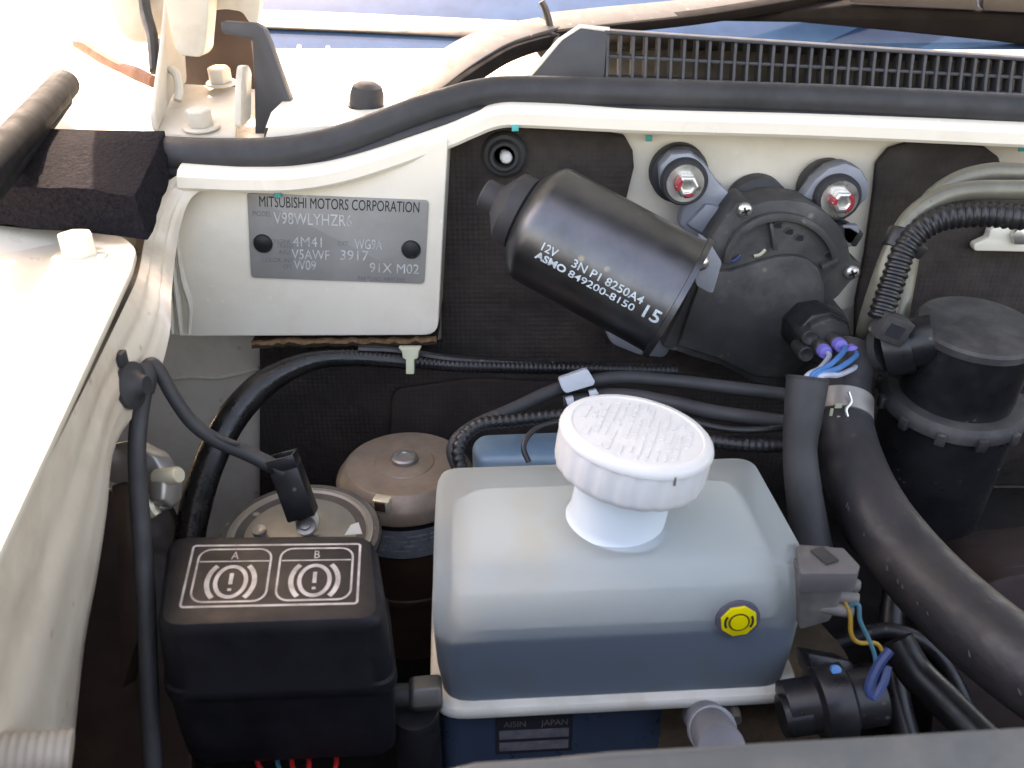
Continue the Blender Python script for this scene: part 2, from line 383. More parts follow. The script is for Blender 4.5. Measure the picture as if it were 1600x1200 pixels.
# ================================================================== BONNET, HINGE, WINDSCREEN
HA = math.radians(64); hx0, hx1 = -262, 1050
b0 = V((0, 540, 462)); hd = V((0, -math.cos(HA), math.sin(HA))); hn = V((0, -math.sin(HA), -math.cos(HA)))
bon = thing('bonnet', 'white car bonnet held open above the engine bay', 'bonnet', b0)
sk = []
for k in range(9):
    s_ = k/8*930
    sk.append([V((x, back*(1-k/8), back*.12*(1-k/8)))+b0+hd*s_-hn*(14*math.sin(math.pi*k/8)) for x, back in ((hx0, 50), (-212, 54), (-150, 54), (-118, 6), (30, 0), (80, 0), (200, 0), (500, 0), (800, 0), (hx1, 0))])  # unseen rear edge, notched to steer sun and shade over hinge and cowl
mm = MB().loft(sk, False); vv = mm.v[:]; n_ = len(vv)
mm.add([p+hn*6 for p in vv], [f[::-1] for f in mm.f[:]]); mm.build('outer_skin', CREAM, bon, recalc=False)
MB().box(b0+V((420, 0, 0))+hd*430+hn*13, 900, 420, 8, V((1, 0, 0)), hd, hn).build('underside_liner', EXTB, bon, bevel=5)
# the hinge arm that comes down from the bonnet (cream, rounded end) with its side web
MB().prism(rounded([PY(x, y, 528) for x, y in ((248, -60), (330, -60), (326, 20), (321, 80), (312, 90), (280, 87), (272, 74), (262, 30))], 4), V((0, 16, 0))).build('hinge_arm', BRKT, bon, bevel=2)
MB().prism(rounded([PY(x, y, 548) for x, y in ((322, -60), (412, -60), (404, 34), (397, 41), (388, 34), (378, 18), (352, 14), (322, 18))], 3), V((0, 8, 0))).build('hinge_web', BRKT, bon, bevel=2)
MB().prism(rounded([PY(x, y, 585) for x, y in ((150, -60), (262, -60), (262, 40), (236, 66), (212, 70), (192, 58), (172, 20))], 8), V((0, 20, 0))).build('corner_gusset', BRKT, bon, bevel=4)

hg = thing('hinge_bracket', 'white U-shaped bonnet hinge bracket with two hex bolts behind the foam block', 'bracket', V((-170, 520, 396)))
bq = [PY(238, 207, 494), PY(368, 213, 494), PY(370, 190, 512), PY(368, 135, 566), PY(280, 130, 572), PY(256, 150, 545)]
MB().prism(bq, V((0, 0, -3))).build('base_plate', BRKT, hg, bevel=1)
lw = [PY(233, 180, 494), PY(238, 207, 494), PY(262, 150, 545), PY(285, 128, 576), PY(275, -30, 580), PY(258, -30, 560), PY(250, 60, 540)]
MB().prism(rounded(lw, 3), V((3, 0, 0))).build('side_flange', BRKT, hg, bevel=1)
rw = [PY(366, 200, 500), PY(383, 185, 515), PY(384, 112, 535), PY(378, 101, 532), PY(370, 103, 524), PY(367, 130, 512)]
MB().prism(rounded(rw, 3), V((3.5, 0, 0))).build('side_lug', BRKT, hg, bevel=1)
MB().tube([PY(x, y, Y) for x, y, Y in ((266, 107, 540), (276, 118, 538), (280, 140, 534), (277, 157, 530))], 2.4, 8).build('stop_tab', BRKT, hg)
def hexbolt(o, axis, r, h, parent, mat, wr=1.5, wh=1.4, name='bolt', dome=.8, wmat=None):
    b = MB(); b.lathe([(r*.985, wh), (r, wh+.3), (r, h-dome), (r*.82, h), (0.01, h)], o, axis, 6)
    bb = b.build(name, mat, parent, bevel=.3, sharp=30)
    MB().lathe([(r*wr, 0), (r*wr, wh*.6), (r*wr*.93, wh), (.01, wh)], o, axis, 28).build('washer', wmat or mat, bb if parent else None)
    return bb
ax_ = V((0, -.13, 1)).normalized()
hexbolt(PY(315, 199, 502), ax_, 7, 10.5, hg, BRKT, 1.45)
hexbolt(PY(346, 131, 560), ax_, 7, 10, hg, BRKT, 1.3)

cv = [(343, 34), (400, 38), (412, 46), (422, 70), (461, 178), (462, 190), (448, 206), (398, 220), (397, 130), (393, 62), (346, 52)]
tag(MB().prism([PY(x, y, 522) for x, y in cv], V((0, 10, 0))).build('cowl_end_cover', COWLP, bevel=1.5), 'dark grey plastic end cover between the hinge bracket and sunlit cowl', 'cover')
tag(MB().box(V((-192, 606, 420)), 52, 10, 60).build('cavity_shade_box', BROWND, bevel=1), 'dark brown box standing in for the shaded cavity behind the hinge bracket', 'panel')  # dark box put in for the shade of the open cavity
tag(MB().tube([PY(x, y, Y) for x, y, Y in ((222, -30, 590), (228, 20, 570), (238, 60, 556), (242, 112, 545))], [5, 6, 5], 10, flat=.6).build('edge_seal', RUBBER, ), 'dark rubber strip hanging along the hinge bracket', 'seal')
bs_ = [PY(x, y, Y) for x, y, Y in ((117, 68, 600), (135, 74, 590), (160, 90, 575), (190, 106, 560), (215, 116, 548), (240, 128, 540))]
tag(MB().tube(bs_, [2.5, 4.5, 4.2, 3.4, 4.4, 3.8], 8, flat=.8).build('sealant_strip', RUST), 'reddish brown strip of sealant across the white fender corner', 'sealant')

# windscreen and its trims
wp = V((0, 692, 410)); wn = V((0, -math.sin(math.radians(27)), math.cos(math.radians(27))))
wd = V((0, wn.z, -wn.y))
ws = MB(); ws.box(wp+V((150, 0, 0))+wd*300-wn*3, 1100, 620, 5, V((1, 0, 0)), wd, wn)
tag(ws.build('windscreen', GLASS, bevel=1), 'windscreen glass coloured blue for its sky reflection behind the wiper arm', 'windscreen')
def onw(x, y, h=0): p = PP(x, y, wp+wn*h, wn); return p
mo = thing('windscreen_moulding', 'black and bright moulding along the foot of the windscreen', 'moulding', onw(560, 40))
MB().prism([onw(x, y, 1) for x, y in ((380, 36), (560, 42), (860, 54), (860, 66), (560, 52), (380, 45))], wn*2).build('black_strip', BLACK, mo, bevel=.8)
MB().prism([onw(x, y, 1) for x, y in ((380, 16), (560, 23), (860, 37), (860, 52), (560, 40.5), (380, 35))], wn*1.2).build('bright_strip', CREAM, mo, bevel=.8)
for x, y in ((466, 78), (511, 80), (554, 84), (596, 88), (638, 90)):
    tag(MB().prism(rounded([PY(x-4, y+18, 668), PY(x+4, y+18, 668), PY(x+3, y-6, 672), PY(x-2, y-8, 672)], 1), V((0, 5, 0))).build('cowl_tooth', WHITE, bevel=.5),
        'small white tooth on the cowl edge under the windscreen, %s in the row' % {466: 'first', 511: 'second', 554: 'third', 596: 'fourth', 638: 'fifth'}[x], 'clip', 'teeth on the cowl edge')

wa = thing('windscreen_wiper', 'silver wiper arm with black blade lying across the windscreen', 'wiper', PY(600, 180, 530))
def barloft(pts, wids, ths, name, mat, parent, bevel=1.0):
    P = catmull(pts, 6); W = lerp_list(wids, len(P)); H = lerp_list(ths, len(P)); rings = []
    for i, p in enumerate(P):
        T = (P[min(i+1, len(P)-1)]-P[max(i-1, 0)]).normalized(); side = T.cross(V((0, -.35, 1))).normalized(); upv = side.cross(T)
        rings.append([p+side*W[i]/2+upv*H[i], p-side*W[i]/2+upv*H[i], p-side*W[i]/2*1.0-upv*0, p+side*W[i]/2*1.0-upv*0])
    return MB().loft(rings).build(name, mat, parent, bevel=bevel)
hp = [PY(x, y, Y) for x, y, Y in ((612, 178, 525), (660, 140, 540), (715, 97, 560), (765, 68, 585), (815, 52, 610), (858, 42, 630))]
barloft(hp, [20, 26, 27, 24, 20], [3.5, 3.5, 3.5, 3.5], 'arm_head', SILVER, wa)
barloft([p+V((3, -5, -9)) for p in hp], [14, 20, 21, 17, 14], [9, 9, 9, 8], 'head_channel', EXTB, wa)
rp = [PY(x, y, Y) for x, y, Y in ((858, 44, 632), (960, 33, 650), (1100, 18, 680), (1290, -12, 720), (1450, -40, 760))]
barloft(rp, [26, 26, 26, 24], [5, 5, 5], 'arm_rod', SILVER, wa)
barloft([p+V((0, -10, -5)) for p in rp], [10, 10, 10], [6, 7, 9], 'rod_edge', EXTB, wa)
MB().tube([PY(x, y, 622) for x, y in ((846, 2), (852, 14), (858, 34), (862, 62))], 2.2, 8).build('hinge_pin', BLACK, wa)
MB().lathe([(9, 0), (9, 5), (6, 7), (.01, 7)], PY(858, 74, 618), V((0, -1, .3)), 20).build('pivot_knuckle', BLACK, wa)
pc = thing('wiper_pivot_cap', 'dark ribbed rubber cap on the wiper pivot behind the seal', 'cap', PY(572, 196, 512))
o = PY(572, 200, 512)
MB().lathe([(12, -2), (12, 3), (11, 4), (11.4, 5), (11.4, 7), (10.4, 8), (10.6, 9), (10.4, 13)], o, V((.12, -.1, 1)), 30).build('ribbed_collar', RUBBER, pc)
MB().lathe([(9.6, 12.5), (9.4, 19), (8, 23.5), (5, 25.4), (.01, 25.8)], o, V((.12, -.1, 1)), 30).build('dome', RUBBER, pc)
wb = wa
MB().prism([PY(x, y, 690) for x, y in ((1110, 34), (1180, 22), (1330, 8), (1700, 26), (1700, 84), (1560, 66), (1400, 50), (1250, 36))], V((0, 14, 3))).build('blade_frame', EXTB, wb, bevel=2)
MB().prism([PY(x, y, 686) for x, y in ((1322, -30), (1529, -22), (1529, 17), (1330, 5))], V((0, 10, 3))).build('blade_cover', mk('grey_blade_cover', (.03, .03, .034), .6), wb, bevel=1.5)
MB().prism([PY(x, y, 686) for x, y in ((1536, -22), (1720, -14), (1720, 27), (1536, 17))], V((0, 10, 3))).build('blade_cover', mk('grey_blade_cover', (.03, .03, .034), .6), wb, bevel=1.5)

# cowl grille
gr = thing('cowl_grille', 'black slotted air intake grille below the windscreen', 'grille', PY(1200, 130, 505))
gb = lambda x: PY(x, 121+(x-940)*.039, 506)
gt = lambda x: PY(x, 50+(x-950)*.0645, 511)
A0, A1, B0, B1 = gb(940), gb(1720), gt(940), gt(1720)
def onG(xmm, t):   # point on the upright grille face at lateral x (mm), t = 0..1 from the lower to the upper edge
    fa = (xmm-A0.x)/(A1.x-A0.x); fb = (xmm-B0.x)/(B1.x-B0.x)
    a, b = A0.lerp(A1, fa), B0.lerp(B1, fb); return V((xmm, a.y*(1-t)+b.y*t, a.z*(1-t)+b.z*t))
x0g, x1g = A0.x+3, A1.x
xg = x0g
while xg < x1g:
    pts = [onG(xg, t) for t in (-.02, .3, .62, .9, .985)]
    fr_off = [V((0, d, 0)) for d in (0, .4, .2, -.2, 1.2)]; bk = V((0, 9, 0))
    prof_ = [p+o_ for p, o_ in zip(pts, fr_off)]+[p+bk for p in pts[::-1]]
    MB().prism([p+V((-.8, 0, 0)) for p in prof_], V((1.6, 0, 0))).build('rib', COWLP, gr, bevel=.3, segs=1)
    xg += 6.95
def grail(t, hz, dy, name, y0=0):
    a, b = onG(x0g-2, t), onG(x1g, t)
    MB().prism([a+V((0, y0, 0)), a+V((0, y0+dy, 0)), a+V((0, y0+dy, -hz)), a+V((0, y0, -hz))], b-a).build(name, COWLP, gr, bevel=.5)
grail(.5, 1.8, 6, 'cross_rail', 1.2); grail(1.03, 1.8, 11, 'rear_rail', -.4); grail(.02, 2.4, 10, 'front_rail', -.6)
ep = [PY(826, 124, 506), PY(944, 124, 506), PY(950, 50, 511), PY(908, 44, 511), PY(880, 62, 509)]
MB().prism(ep, V((0, 9, 0))).build('end_panel', COWLP, gr, bevel=1.0)
tq = [onG(A0.x-12, 1.0)+V((0, 10, -.5)), onG(x1g, 1.0)+V((0, 10, -.5))]
MB().prism([tq[0], tq[1], V((tq[1].x, 705, 404)), V((tq[0].x, 705, 404))], V((0, 0, -2))).build('sun_block_roof', COWLP, gr)  # unseen roof added to keep the sun out of the plenum
tag(MB().tube([PY(x, y, Y) for x, y, Y in ((770, 132, 504), (824, 121, 507), (874, 64, 511), (906, 42, 513), (952, 47, 513))], 1.5, 8, k=1).build('sun_edge_highlight', WHITE), 'white strip painted in as the sunlit edge of the grille end panel', 'painted highlight')  # white tube paints the sun's highlight along the end panel edge

# ================================================================== SEALS AND FOAM
se = thing('bonnet_seal', 'long black rubber bonnet seal running across the top of the firewall', 'seal', PY(800, 170, 480))
sp = [PY(x, y, Y) for x, y, Y in ((250, 240, 463), (330, 244, 464), (420, 243, 466), (490, 233, 468), (560, 212, 471), (640, 181, 475), (700, 161, 478), (750, 148, 480), (810, 143, 481), (1000, 147, 481), (1300, 157, 481), (1600, 172, 481), (1760, 181, 481))]
MB().tube(sp, [9.0, 9.4, 9.0, 8.4, 8.1, 8.0, 8.0, 8.1, 8.2], 20).build('bulb', RUBBER, se)
fp = [p+V((0, -5, -8.2)) for p in sp]
MB().tube(fp, 3.6, 10, flat=1.2).build('flange', RUBBER, se)
rings = [[V((p.x, p.y+7, p.z-8)), V((p.x, p.y+7, max(p.z+3, 401) if p.x > -134 else p.z-2)), V((p.x, 492, 402.5 if p.x > -134 else p.z-2)), V((p.x, 492, p.z-8))] for p in catmull(sp[:8], 4)]
MB().loft(rings).build('upstand', WHITE, cowlp)
fo = thing('foam_block', 'black open-cell foam block on the fender corner', 'foam', PZ(120, 350, 364))
def cor(x, y, Y): return PY(x, y, Y)
fq = [cor(-60, 278, 400), cor(212, 305, 402), cor(258, 206, 466), cor(30, 200, 472)]
fb = [cor(-60, 346, 403), cor(233, 374, 399), cor(268, 276, 446), cor(30, 262, 472)]
f_ = MB(); rings = []
for k in range(7):
    t = k/6; ring = []
    for i in range(4):
        for j in range(8):
            a, b = fq[i], fq[(i+1) % 4]; c_, d_ = fb[i], fb[(i+1) % 4]
            p = a.lerp(b, j/8).lerp(c_.lerp(d_, j/8), t)
            ring.append(p+V((random.uniform(-.7, .7), random.uniform(-.7, .7), random.uniform(-.8, .8))))
    rings.append(ring)
f_.loft(rings); f_.build('block', FOAM, fo, bevel=.8, segs=2, sharp=50)
ss_ = thing('fender_seal', 'short grey-black rubber seal tube lying along the left fender', 'seal', PZ(50, 190, 395))
a, b = PZ(101, 131, 412), PZ(0, 243, 404)
d_ = (a-b)
DKR = mk('clean_dark_rubber', (.0045, .006, .009), .75, var=.2, bump=.05, spec=.15)
MB().tube([a, b, b-d_*.8], 8.2, 18, k=1).build('bulb', DKR, ss_, bevel=.5)
MB().tube([a+V((2, -8, -8)), b+V((4, -6, -8)), b-d_*.8+V((4, -6, -8))], 4, 10, k=1).build('flange', DKR, ss_)
rbt = thing('rail_bolt', 'white painted hex bolt on the fender rail in front of the foam block', 'bolt', PZ(125, 402, 361))
hexbolt(PZ(125, 402, 361), V((0, 0, 1)), 8, 11.5, rbt, CREAM, 1.5, name='bolt_head')

# ================================================================== PLATE
PLY = 459.0
pc4 = [PY(386, 302, PLY), PY(670, 313, PLY), PY(663, 444, PLY), PY(392, 434, PLY)]
idp = thing('identification_plate', 'grey metal identification plate with stamped text on the white panel', 'plate', pc4[3])
MB().prism(rounded(pc4, [1, 2.5, 2.5, 2.5]), V((0, 1.0, 0))).build('plate_sheet', PLATE, idp, bevel=.25)
ux = (pc4[1]-pc4[0]); uy = (pc4[0]-pc4[3])
def onpl(u, v, h=.15):   # u,v in 0..1 from the lower left corner
    a = pc4[3].lerp(pc4[2], u); b = pc4[0].lerp(pc4[1], u); p = a.lerp(b, v); return p+V((0, -h, 0))
Lx, Ly = ux.length, uy.length
def pltext(s, u, v, size, mat, h=.15, fit=None, **k):
    vs_, fs = text2d(s, 1.0, **k); wid = max(p[0] for p in vs_) or 1
    sx = (fit/wid) if fit else size/Lx
    return MB().add([onpl(u+x*sx, v+y*size/Ly, h) for x, y in vs_], fs).build('lettering', mat, idp, recalc=False)
pltext('MITSUBISHI MOTORS CORPORATION', .062, .855, 8.4, INK, fit=.888)
pltext('MODEL', .025, .745, 4.0, INKF, fit=.105)
pltext('V98WLYHZR6', .142, .665, 9.2, STAMP, fit=.435, h=.2)
for s_, u, v in (('ENGINE', .125, .43), ('TRANS', .155, .375), ('AXLE', .165, .305), ('COLOR, INT', .065, .205), ('OPT', .185, .130)):
    pltext(s_, u, v, 3.6, INKF, fit=.018*len(s_))
pltext('EXT', .50, .435, 3.6, INKF, fit=.06)
pltext('4M41', .245, .405, 8.0, STAMP, fit=.165, h=.2)
pltext('WG9A', .595, .405, 8.0, STAMP, fit=.155, h=.2)
pltext('V5AWF', .238, .255, 8.0, STAMP, fit=.215, h=.2)
pltext('3917', .51, .265, 8.0, STAMP, fit=.165, h=.2)
pltext('W09', .25, .125, 8.0, STAMP, fit=.125, h=.2)
pltext('91X M02', .68, .125, 8.0, STAMP, fit=.285, h=.2)
pltext('PARTS NO. MB972080', .615, .018, 3.6, INKF, fit=.275)
for u, v in ((.078, .425), (.915, .42)):
    o = onpl(u, v, 0)
    MB().lathe([(5.2, -.2), (5.2, .8), (4.6, 1.6), (2, 2.2), (.01, 2.3)], o, V((0, -1, 0)), 28).build('rivet', BLACK, idp)

# ================================================================== INSULATION
pa = thing('insulation_pad', 'dark brown embossed insulation pad behind the wiper motor', 'insulation', PY(700, 560, 496))
q = [(690, 214), (760, 196), (940, 206), (976, 212), (989, 236), (991, 262), (972, 340), (950, 505), (1010, 545), (1120, 560), (1350, 545), (1360, 900), (405, 900), (405, 535), (690, 535)]
MB().prism([PY(x, y, 493) for x, y in q], V((0, 5, 0))).build('pad_sheet', PAD, pa, bevel=1.5)
# step of a second, quilted layer at the bottom centre
MB().prism(rounded([PY(x, y, 488) for x, y in ((612, 610), (740, 592), (900, 600), (900, 900), (600, 900))], 8), V((0, 4.5, 0))).build('quilted_layer', PAD, pa, bevel=1.5)
e = []
for i in range(36):
    x = 392+i*(682-392)/35; e.append(PY(x, 536-5*min(1, i/6)+random.uniform(-1.5, 1.5)-(3 if i > 30 else 0), 466))
MB().prism(e+[p+V((0, 0, -4-random.uniform(0, .5)))+V((0, 0, 0)) for p in e[::-1]], V((0, 27, 0))).build('folded_flap', BROWND, pa)
tr_ = []
for i, p in enumerate(e):
    tr_.append([p+V((0, -.4, 0)), p+V((0, -.2, -1.6-random.uniform(0, 1.3))), p+V((0, 2, -1.2)), p+V((0, 2, .2))])
MB().loft(tr_).build('torn_edge', PADE, pa)
pb = thing('insulation_mat', 'dotted dark insulation mat on the right of the firewall behind the pipes', 'insulation', PY(1450, 500, 496))
q = [(1366, 300), (1370, 256), (1390, 232), (1420, 223), (1470, 222), (1540, 230), (1562, 246), (1570, 275), (1700, 300), (1700, 760), (1330, 760), (1338, 470), (1352, 400)]
MB().prism([PY(x, y, 492) for x, y in q], V((0, 5, 0))).build('panel_sheet', PAD, pb, bevel=1.5)
for x, y, Y, lab in ((805, 200, 466, 'teal paint mark on the white lip above the black grommet'), (1014, 216, 494, 'teal paint mark on the white firewall above the wiper motor mount'),
                (434, 304, 457.4, 'teal paint mark on the top edge of the identification plate'), (1597, 232, 488, 'teal paint mark at the right edge above the insulation panel')):
    tag(MB().box(PY(x, y, Y), 3.6, 1.2, 3.2).build('paint_mark', TEAL, bevel=.3), lab, 'paint mark', 'teal paint marks')

gm = thing('firewall_grommet', 'round black rubber grommet with a white stud in the insulation pad', 'grommet', PY(785, 245, 493))
o = PY(788, 240, 493); ax = V((0, -1, 0))
MB().lathe([(12.5, 0), (12.3, 3), (11, 4.4), (9, 4.6), (8.6, 7), (7.6, 8.2), (6.2, 8.2), (5.6, 7), (5.4, 1)], o, ax, 36, loop=False).build('rubber_ring', RUBBER, gm)
MB().lathe([(5.4, 1.2), (.01, 1.2)], o, ax, 24).build('hole', INK, gm)
MB().lathe([(2.8, 1), (2.8, 7), (3.3, 7.2), (3.3, 10), (2.2, 11.5), (.01, 11.6)], o, V((.12, -1, 0)), 20).build('stud', CAPW, gm)

# ================================================================== WIPER MOTOR
wm = thing('wiper_motor', 'black windscreen wiper motor bolted to the firewall on rubber mounts', 'wiper motor', PY(1050, 420, 498))
TM = 444.0; kM = TM/FPX
mL, mR = PT(845, 350, TM), PT(1058, 466, TM-6)
ma = (mR-mL).normalized(); mLen = (mR-mL).length; MR = 96*kM
body = [(18.4*.98, -9.4), (20, -9), (MR-3.6, -4), (MR-.8, -1.2), (MR, 1.5), (MR, mLen-3), (MR+.4, mLen-1.5), (MR+2.2, mLen-1.2), (MR+2.2, mLen+1.6), (MR-4, mLen+1.8)]
yoke = MB().lathe(body, mL, ma, 64).build('motor_can', GLOSS, wm, sharp=30)
capp = [(7.2, -28.5), (8, -27.6), (8.4, -21.5), (10.5, -20), (15.2, -15), (17.8, -13.2), (18.4, -11.6), (18.4, -7.5), (16, -6.2)]
capp = [(7.0, -33), (7.9, -32), (8.2, -25), (10.2, -23.5), (16.2, -19.4), (18.2, -18), (18.6, -16.5), (18.6, -10.5), (17, -9.4), (17, -6)]
MB().lathe(capp, mL, ma, 48).build('end_boot', RUBBER, wm, sharp=30)
# printed text wrapped round the can
cpar = (CAMP-(mL+mR)/2); cpar = (cpar-ma*cpar.dot(ma)).normalized(); dn = ma.cross(cpar).normalized()
dn = dn if dn.z < 0 else -dn
def onM(u, v, h=.12):   # u along the axis, v = arc length downwards from the line facing the camera
    a = v/MR; return mL+ma*u+(cpar*math.cos(a)+dn*math.sin(a))*(MR+h)
def mtext(s, u, v, size, fit, off=.0):
    vs_, fs = text2d(s, 1.0, off=off, cut=True); wid = max(p[0] for p in vs_)
    return MB().add([onM(u+x*fit/wid, v-y*size) for x, y in vs_], fs).build('lettering', PRINT, wm, recalc=False)
U = mLen/242.0
mtext('12V', 27*U, 10.6, 5.8, 28*U, .01); mtext('3N P1 8250A4', 80*U, 10.6, 5.8, 118*U, .01)
mtext('ASMO', 27*U, 15.6, 5.2, 50*U, .035); mtext('849200-8150', 82*U, 15.8, 5.2, 110*U, .01)
mtext('15', 200*U, 15.6, 9.4, 32*U, .015)
# gear housing
GY = 454
gq = [(1100, 392), (1113, 368), (1136, 336), (1150, 318), (1165, 313), (1178, 322), (1200, 314), (1230, 312), (1262, 317), (1292, 333), (1314, 356), (1326, 384), (1330, 404), (1346, 412), (1346, 432), (1330, 440), (1312, 462), (1296, 476), (1318, 486), (1328, 504), (1326, 530), (1300, 560), (1276, 572), (1252, 604), (1222, 607), (1176, 597), (1130, 572), (1082, 558), (1034, 542), (1066, 480)]
MB().prism([PY(x, y, GY) for x, y in gq], V((0, 26, 0))).build('gear_cover', DUSTYB, wm, bevel=1.6)
dq = [(1100, 425), (1142, 424), (1180, 412), (1215, 402), (1240, 400), (1264, 405), (1280, 420), (1288, 445), (1288, 476), (1310, 492), (1318, 508), (1300, 545), (1262, 562), (1240, 594), (1180, 588), (1120, 560), (1060, 540), (1080, 480)]
MB().prism([PY(x, y, GY-4.5) for x, y in dq], V((0, 5, 0))).build('raised_deck', DUSTYB, wm, bevel=1.2)
def arc(cx, cy, rx, ry, a0, a1, n, Y): return [PY(cx+rx*math.cos(math.radians(a)), cy-ry*math.sin(math.radians(a)), Y) for a in [a0+(a1-a0)*i/(n-1) for i in range(n)]]
outer = arc(1222, 418, 92, 84, 176, 4, 22, GY-4.5); inn = arc(1222, 418, 80, 72, 4, 176, 22, GY-4.5)
MB().prism(outer+inn, V((0, 5, 0))).build('cover_rim', DUSTYB, wm, bevel=.6)
MB().prism([PY(x, y, GY-5) for x, y in ((1203, 350), (1208, 350), (1216, 392), (1209, 392))], V((0, 5.5, 0))).build('stiffening_rib', DUSTYB, wm, bevel=.4)
MB().prism([PY(x, y, GY-5) for x, y in ((1284, 416), (1310, 403), (1313, 410), (1286, 424))], V((0, 5.5, 0))).build('stiffening_rib', DUSTYB, wm, bevel=.4)
for x, y in ((1216, 353), (1234, 363), (1250, 373), (1296, 399)):
    MB().prism(rounded([PY(x-6, y-4, GY-.3), PY(x+6, y-3, GY-.3), PY(x+5, y+4, GY-.3), PY(x-7, y+3, GY-.3)], 1), V((0, .25, 0))).build('drain_slot', INK, wm)
    MB().tube([PY(x-8, y-1, GY-.8), PY(x-2, y-6, GY-.8), PY(x+7, y-4, GY-.8)], .5, 6).build('slot_lip', BLACKM, wm)
for x, y in ((1148, 405), (1187, 396)):
    MB().tube([PY(x-9, y+4, GY-1), PY(x, y+2, GY-1.5), PY(x+9, y-6, GY-1)], 1, 6).build('seal_end', WNAVY if x < 1160 else CLIPY, wm)
# cast arms and rubber mounts
arm1 = [(1034, 300), (1030, 262), (1048, 240), (1080, 238), (1104, 258), (1122, 284), (1146, 308), (1166, 316), (1160, 340), (1128, 362), (1112, 384), (1082, 372), (1060, 352), (1068, 322)]
MB().prism([PY(x, y, 474) for x, y in arm1], V((0, 11, 0))).build('mount_arm', ALU, wm, bevel=2.2)
MB().prism([PY(x, y, 471) for x, y in ((1072, 352), (1104, 318), (1136, 326), (1118, 352), (1106, 372))], V((0, 6, 0))).build('arm_web', ALU, wm, bevel=2)
arm2 = [(1240, 330), (1272, 282), (1296, 262), (1322, 254), (1346, 264), (1360, 288), (1356, 312), (1340, 326), (1320, 345), (1330, 370), (1316, 392), (1296, 360)]
MB().prism([PY(x, y, 475) for x, y in arm2], V((0, 12, 0))).build('mount_arm', ALU, wm, bevel=2.2)
MB().prism([PY(x, y, 466) for x, y in ((1296, 352), (1330, 352), (1352, 366), (1338, 388), (1322, 382))], V((0, 12, 0))).build('arm_lug', BLACKM, wm, bevel=1.5)
MB().prism([PY(x, y, 466) for x, y in ((1316, 352), (1342, 352), (1344, 364), (1328, 388), (1318, 384))], V((0, 5, 0))).build('arm_lug', ALU, wm, bevel=1)
def mount(x, y, redm):
    o = PY(x, y, 467); a_ = V((0, 1, 0))
    m_ = MB().lathe([(9.9, 1.4), (11.6, 1.2), (12.6, 2.6), (12.6, 6.5), (11.2, 8), (11.2, 16), (15.6, 17.5), (16, 19), (16, 27), (14, 31)], o, a_, 40).build('rubber_mount', RUBBER, wm)
    MB().lathe([(10, 0), (10, 1.6), (4, 1.7)], o, a_, 36).build('washer', ZINC, m_)
    MB().lathe([(6.2, .1), (6.2, -6.2), (5.2, -7), (3.6, -7), (3.0, -6), (.01, -6)], o, a_, 6).build('hex_head', ZINC, m_, bevel=.25, sharp=25)
    for a0, a1 in redm:
        ring = []
        for k in range(8):
            a = math.radians(a0+(a1-a0)*k/7); d = V((math.cos(a), 0, math.sin(a)))
            ring.append([o+d*6.3+V((0, -1, 0)), o+d*6.25+V((0, -5.8, 0)), o+d*5.1+V((0, -7.15, 0)), o+d*3.6+V((0, -7.1, 0)), o+d*4.2+V((0, -6.7, 0)), o+d*5.0+V((0, -5.4, 0))])
        MB().loft(ring).build('red_paint_mark', REDP, m_)
mount(1071, 287, ((130, 200), (-100, -50))); mount(1312, 312, ((-70, 60), (150, 190)))
def pan(x, y, Y, r, axis=V((0, -1, 0)), name='screw'):
    o = PY(x, y, Y)
    s_ = MB().lathe([(r, 0), (r, 1.2), (r*.8, 2.4), (r*.4, 3), (.01, 3.1)], o, axis, 24).build(name, ZINC, wm)
    xx, yy, zz = frame(axis)
    for a in (.4, .4+math.pi/2):
        d = xx*math.cos(a)+yy*math.sin(a); MB().box(o+zz*2.85, r*1.1, r*.28, .8, d, zz.cross(d), zz).build('slot', INK, s_)
pan(1163, 328, GY-.2, 4.0); pan(1330, 425, GY-.2, 4.0)
MB().prism(rounded([PY(x, y, 432) for x, y in ((1096, 372), (1112, 384), (1128, 410), (1114, 458), (1106, 456), (1088, 446), (1084, 420))], 1.5), V((0, 9, 0))).build('clamp_tab', ALU, wm, bevel=.6)
o = PY(1094, 408, 430)
s_ = MB().lathe([(4.9, 0), (4.9, 1.5), (4.3, 4), (2.6, 5.6), (.01, 6)], o, V((-.35, -1, .1)), 24).build('clamp_screw', ZINC, wm)
MB().box(o+V((-2, -5.2, .6)), 3.6, 1, .9).build('slot', INK, s_)
MB().lathe([(13, -10), (13, 2), (17.5, 4), (17.5, 15)], PY(1188, 330, 482), V((0, 1, 0)), 40).build('shaft_seal', RUBBER, wm)
MB().prism(rounded([PY(x, y, 470) for x, y in ((944, 516), (972, 508), (1050, 540), (1040, 560), (1000, 556), (955, 538))], 4), V((0, 20, 0))).build('lower_bracket', ALU, wm, bevel=2)
# plug socket moulded on the cover
c0, c1 = PY(1264, 510, 447), PY(1294, 536, 418)
sax = (c1-c0).normalized()
so_ = MB().lathe([(15, -6), (15.4, 0), (15.4, 22), (14.6, 23)], c0, sax, 9).build('plug_socket', BLACK, wm, bevel=1.5)

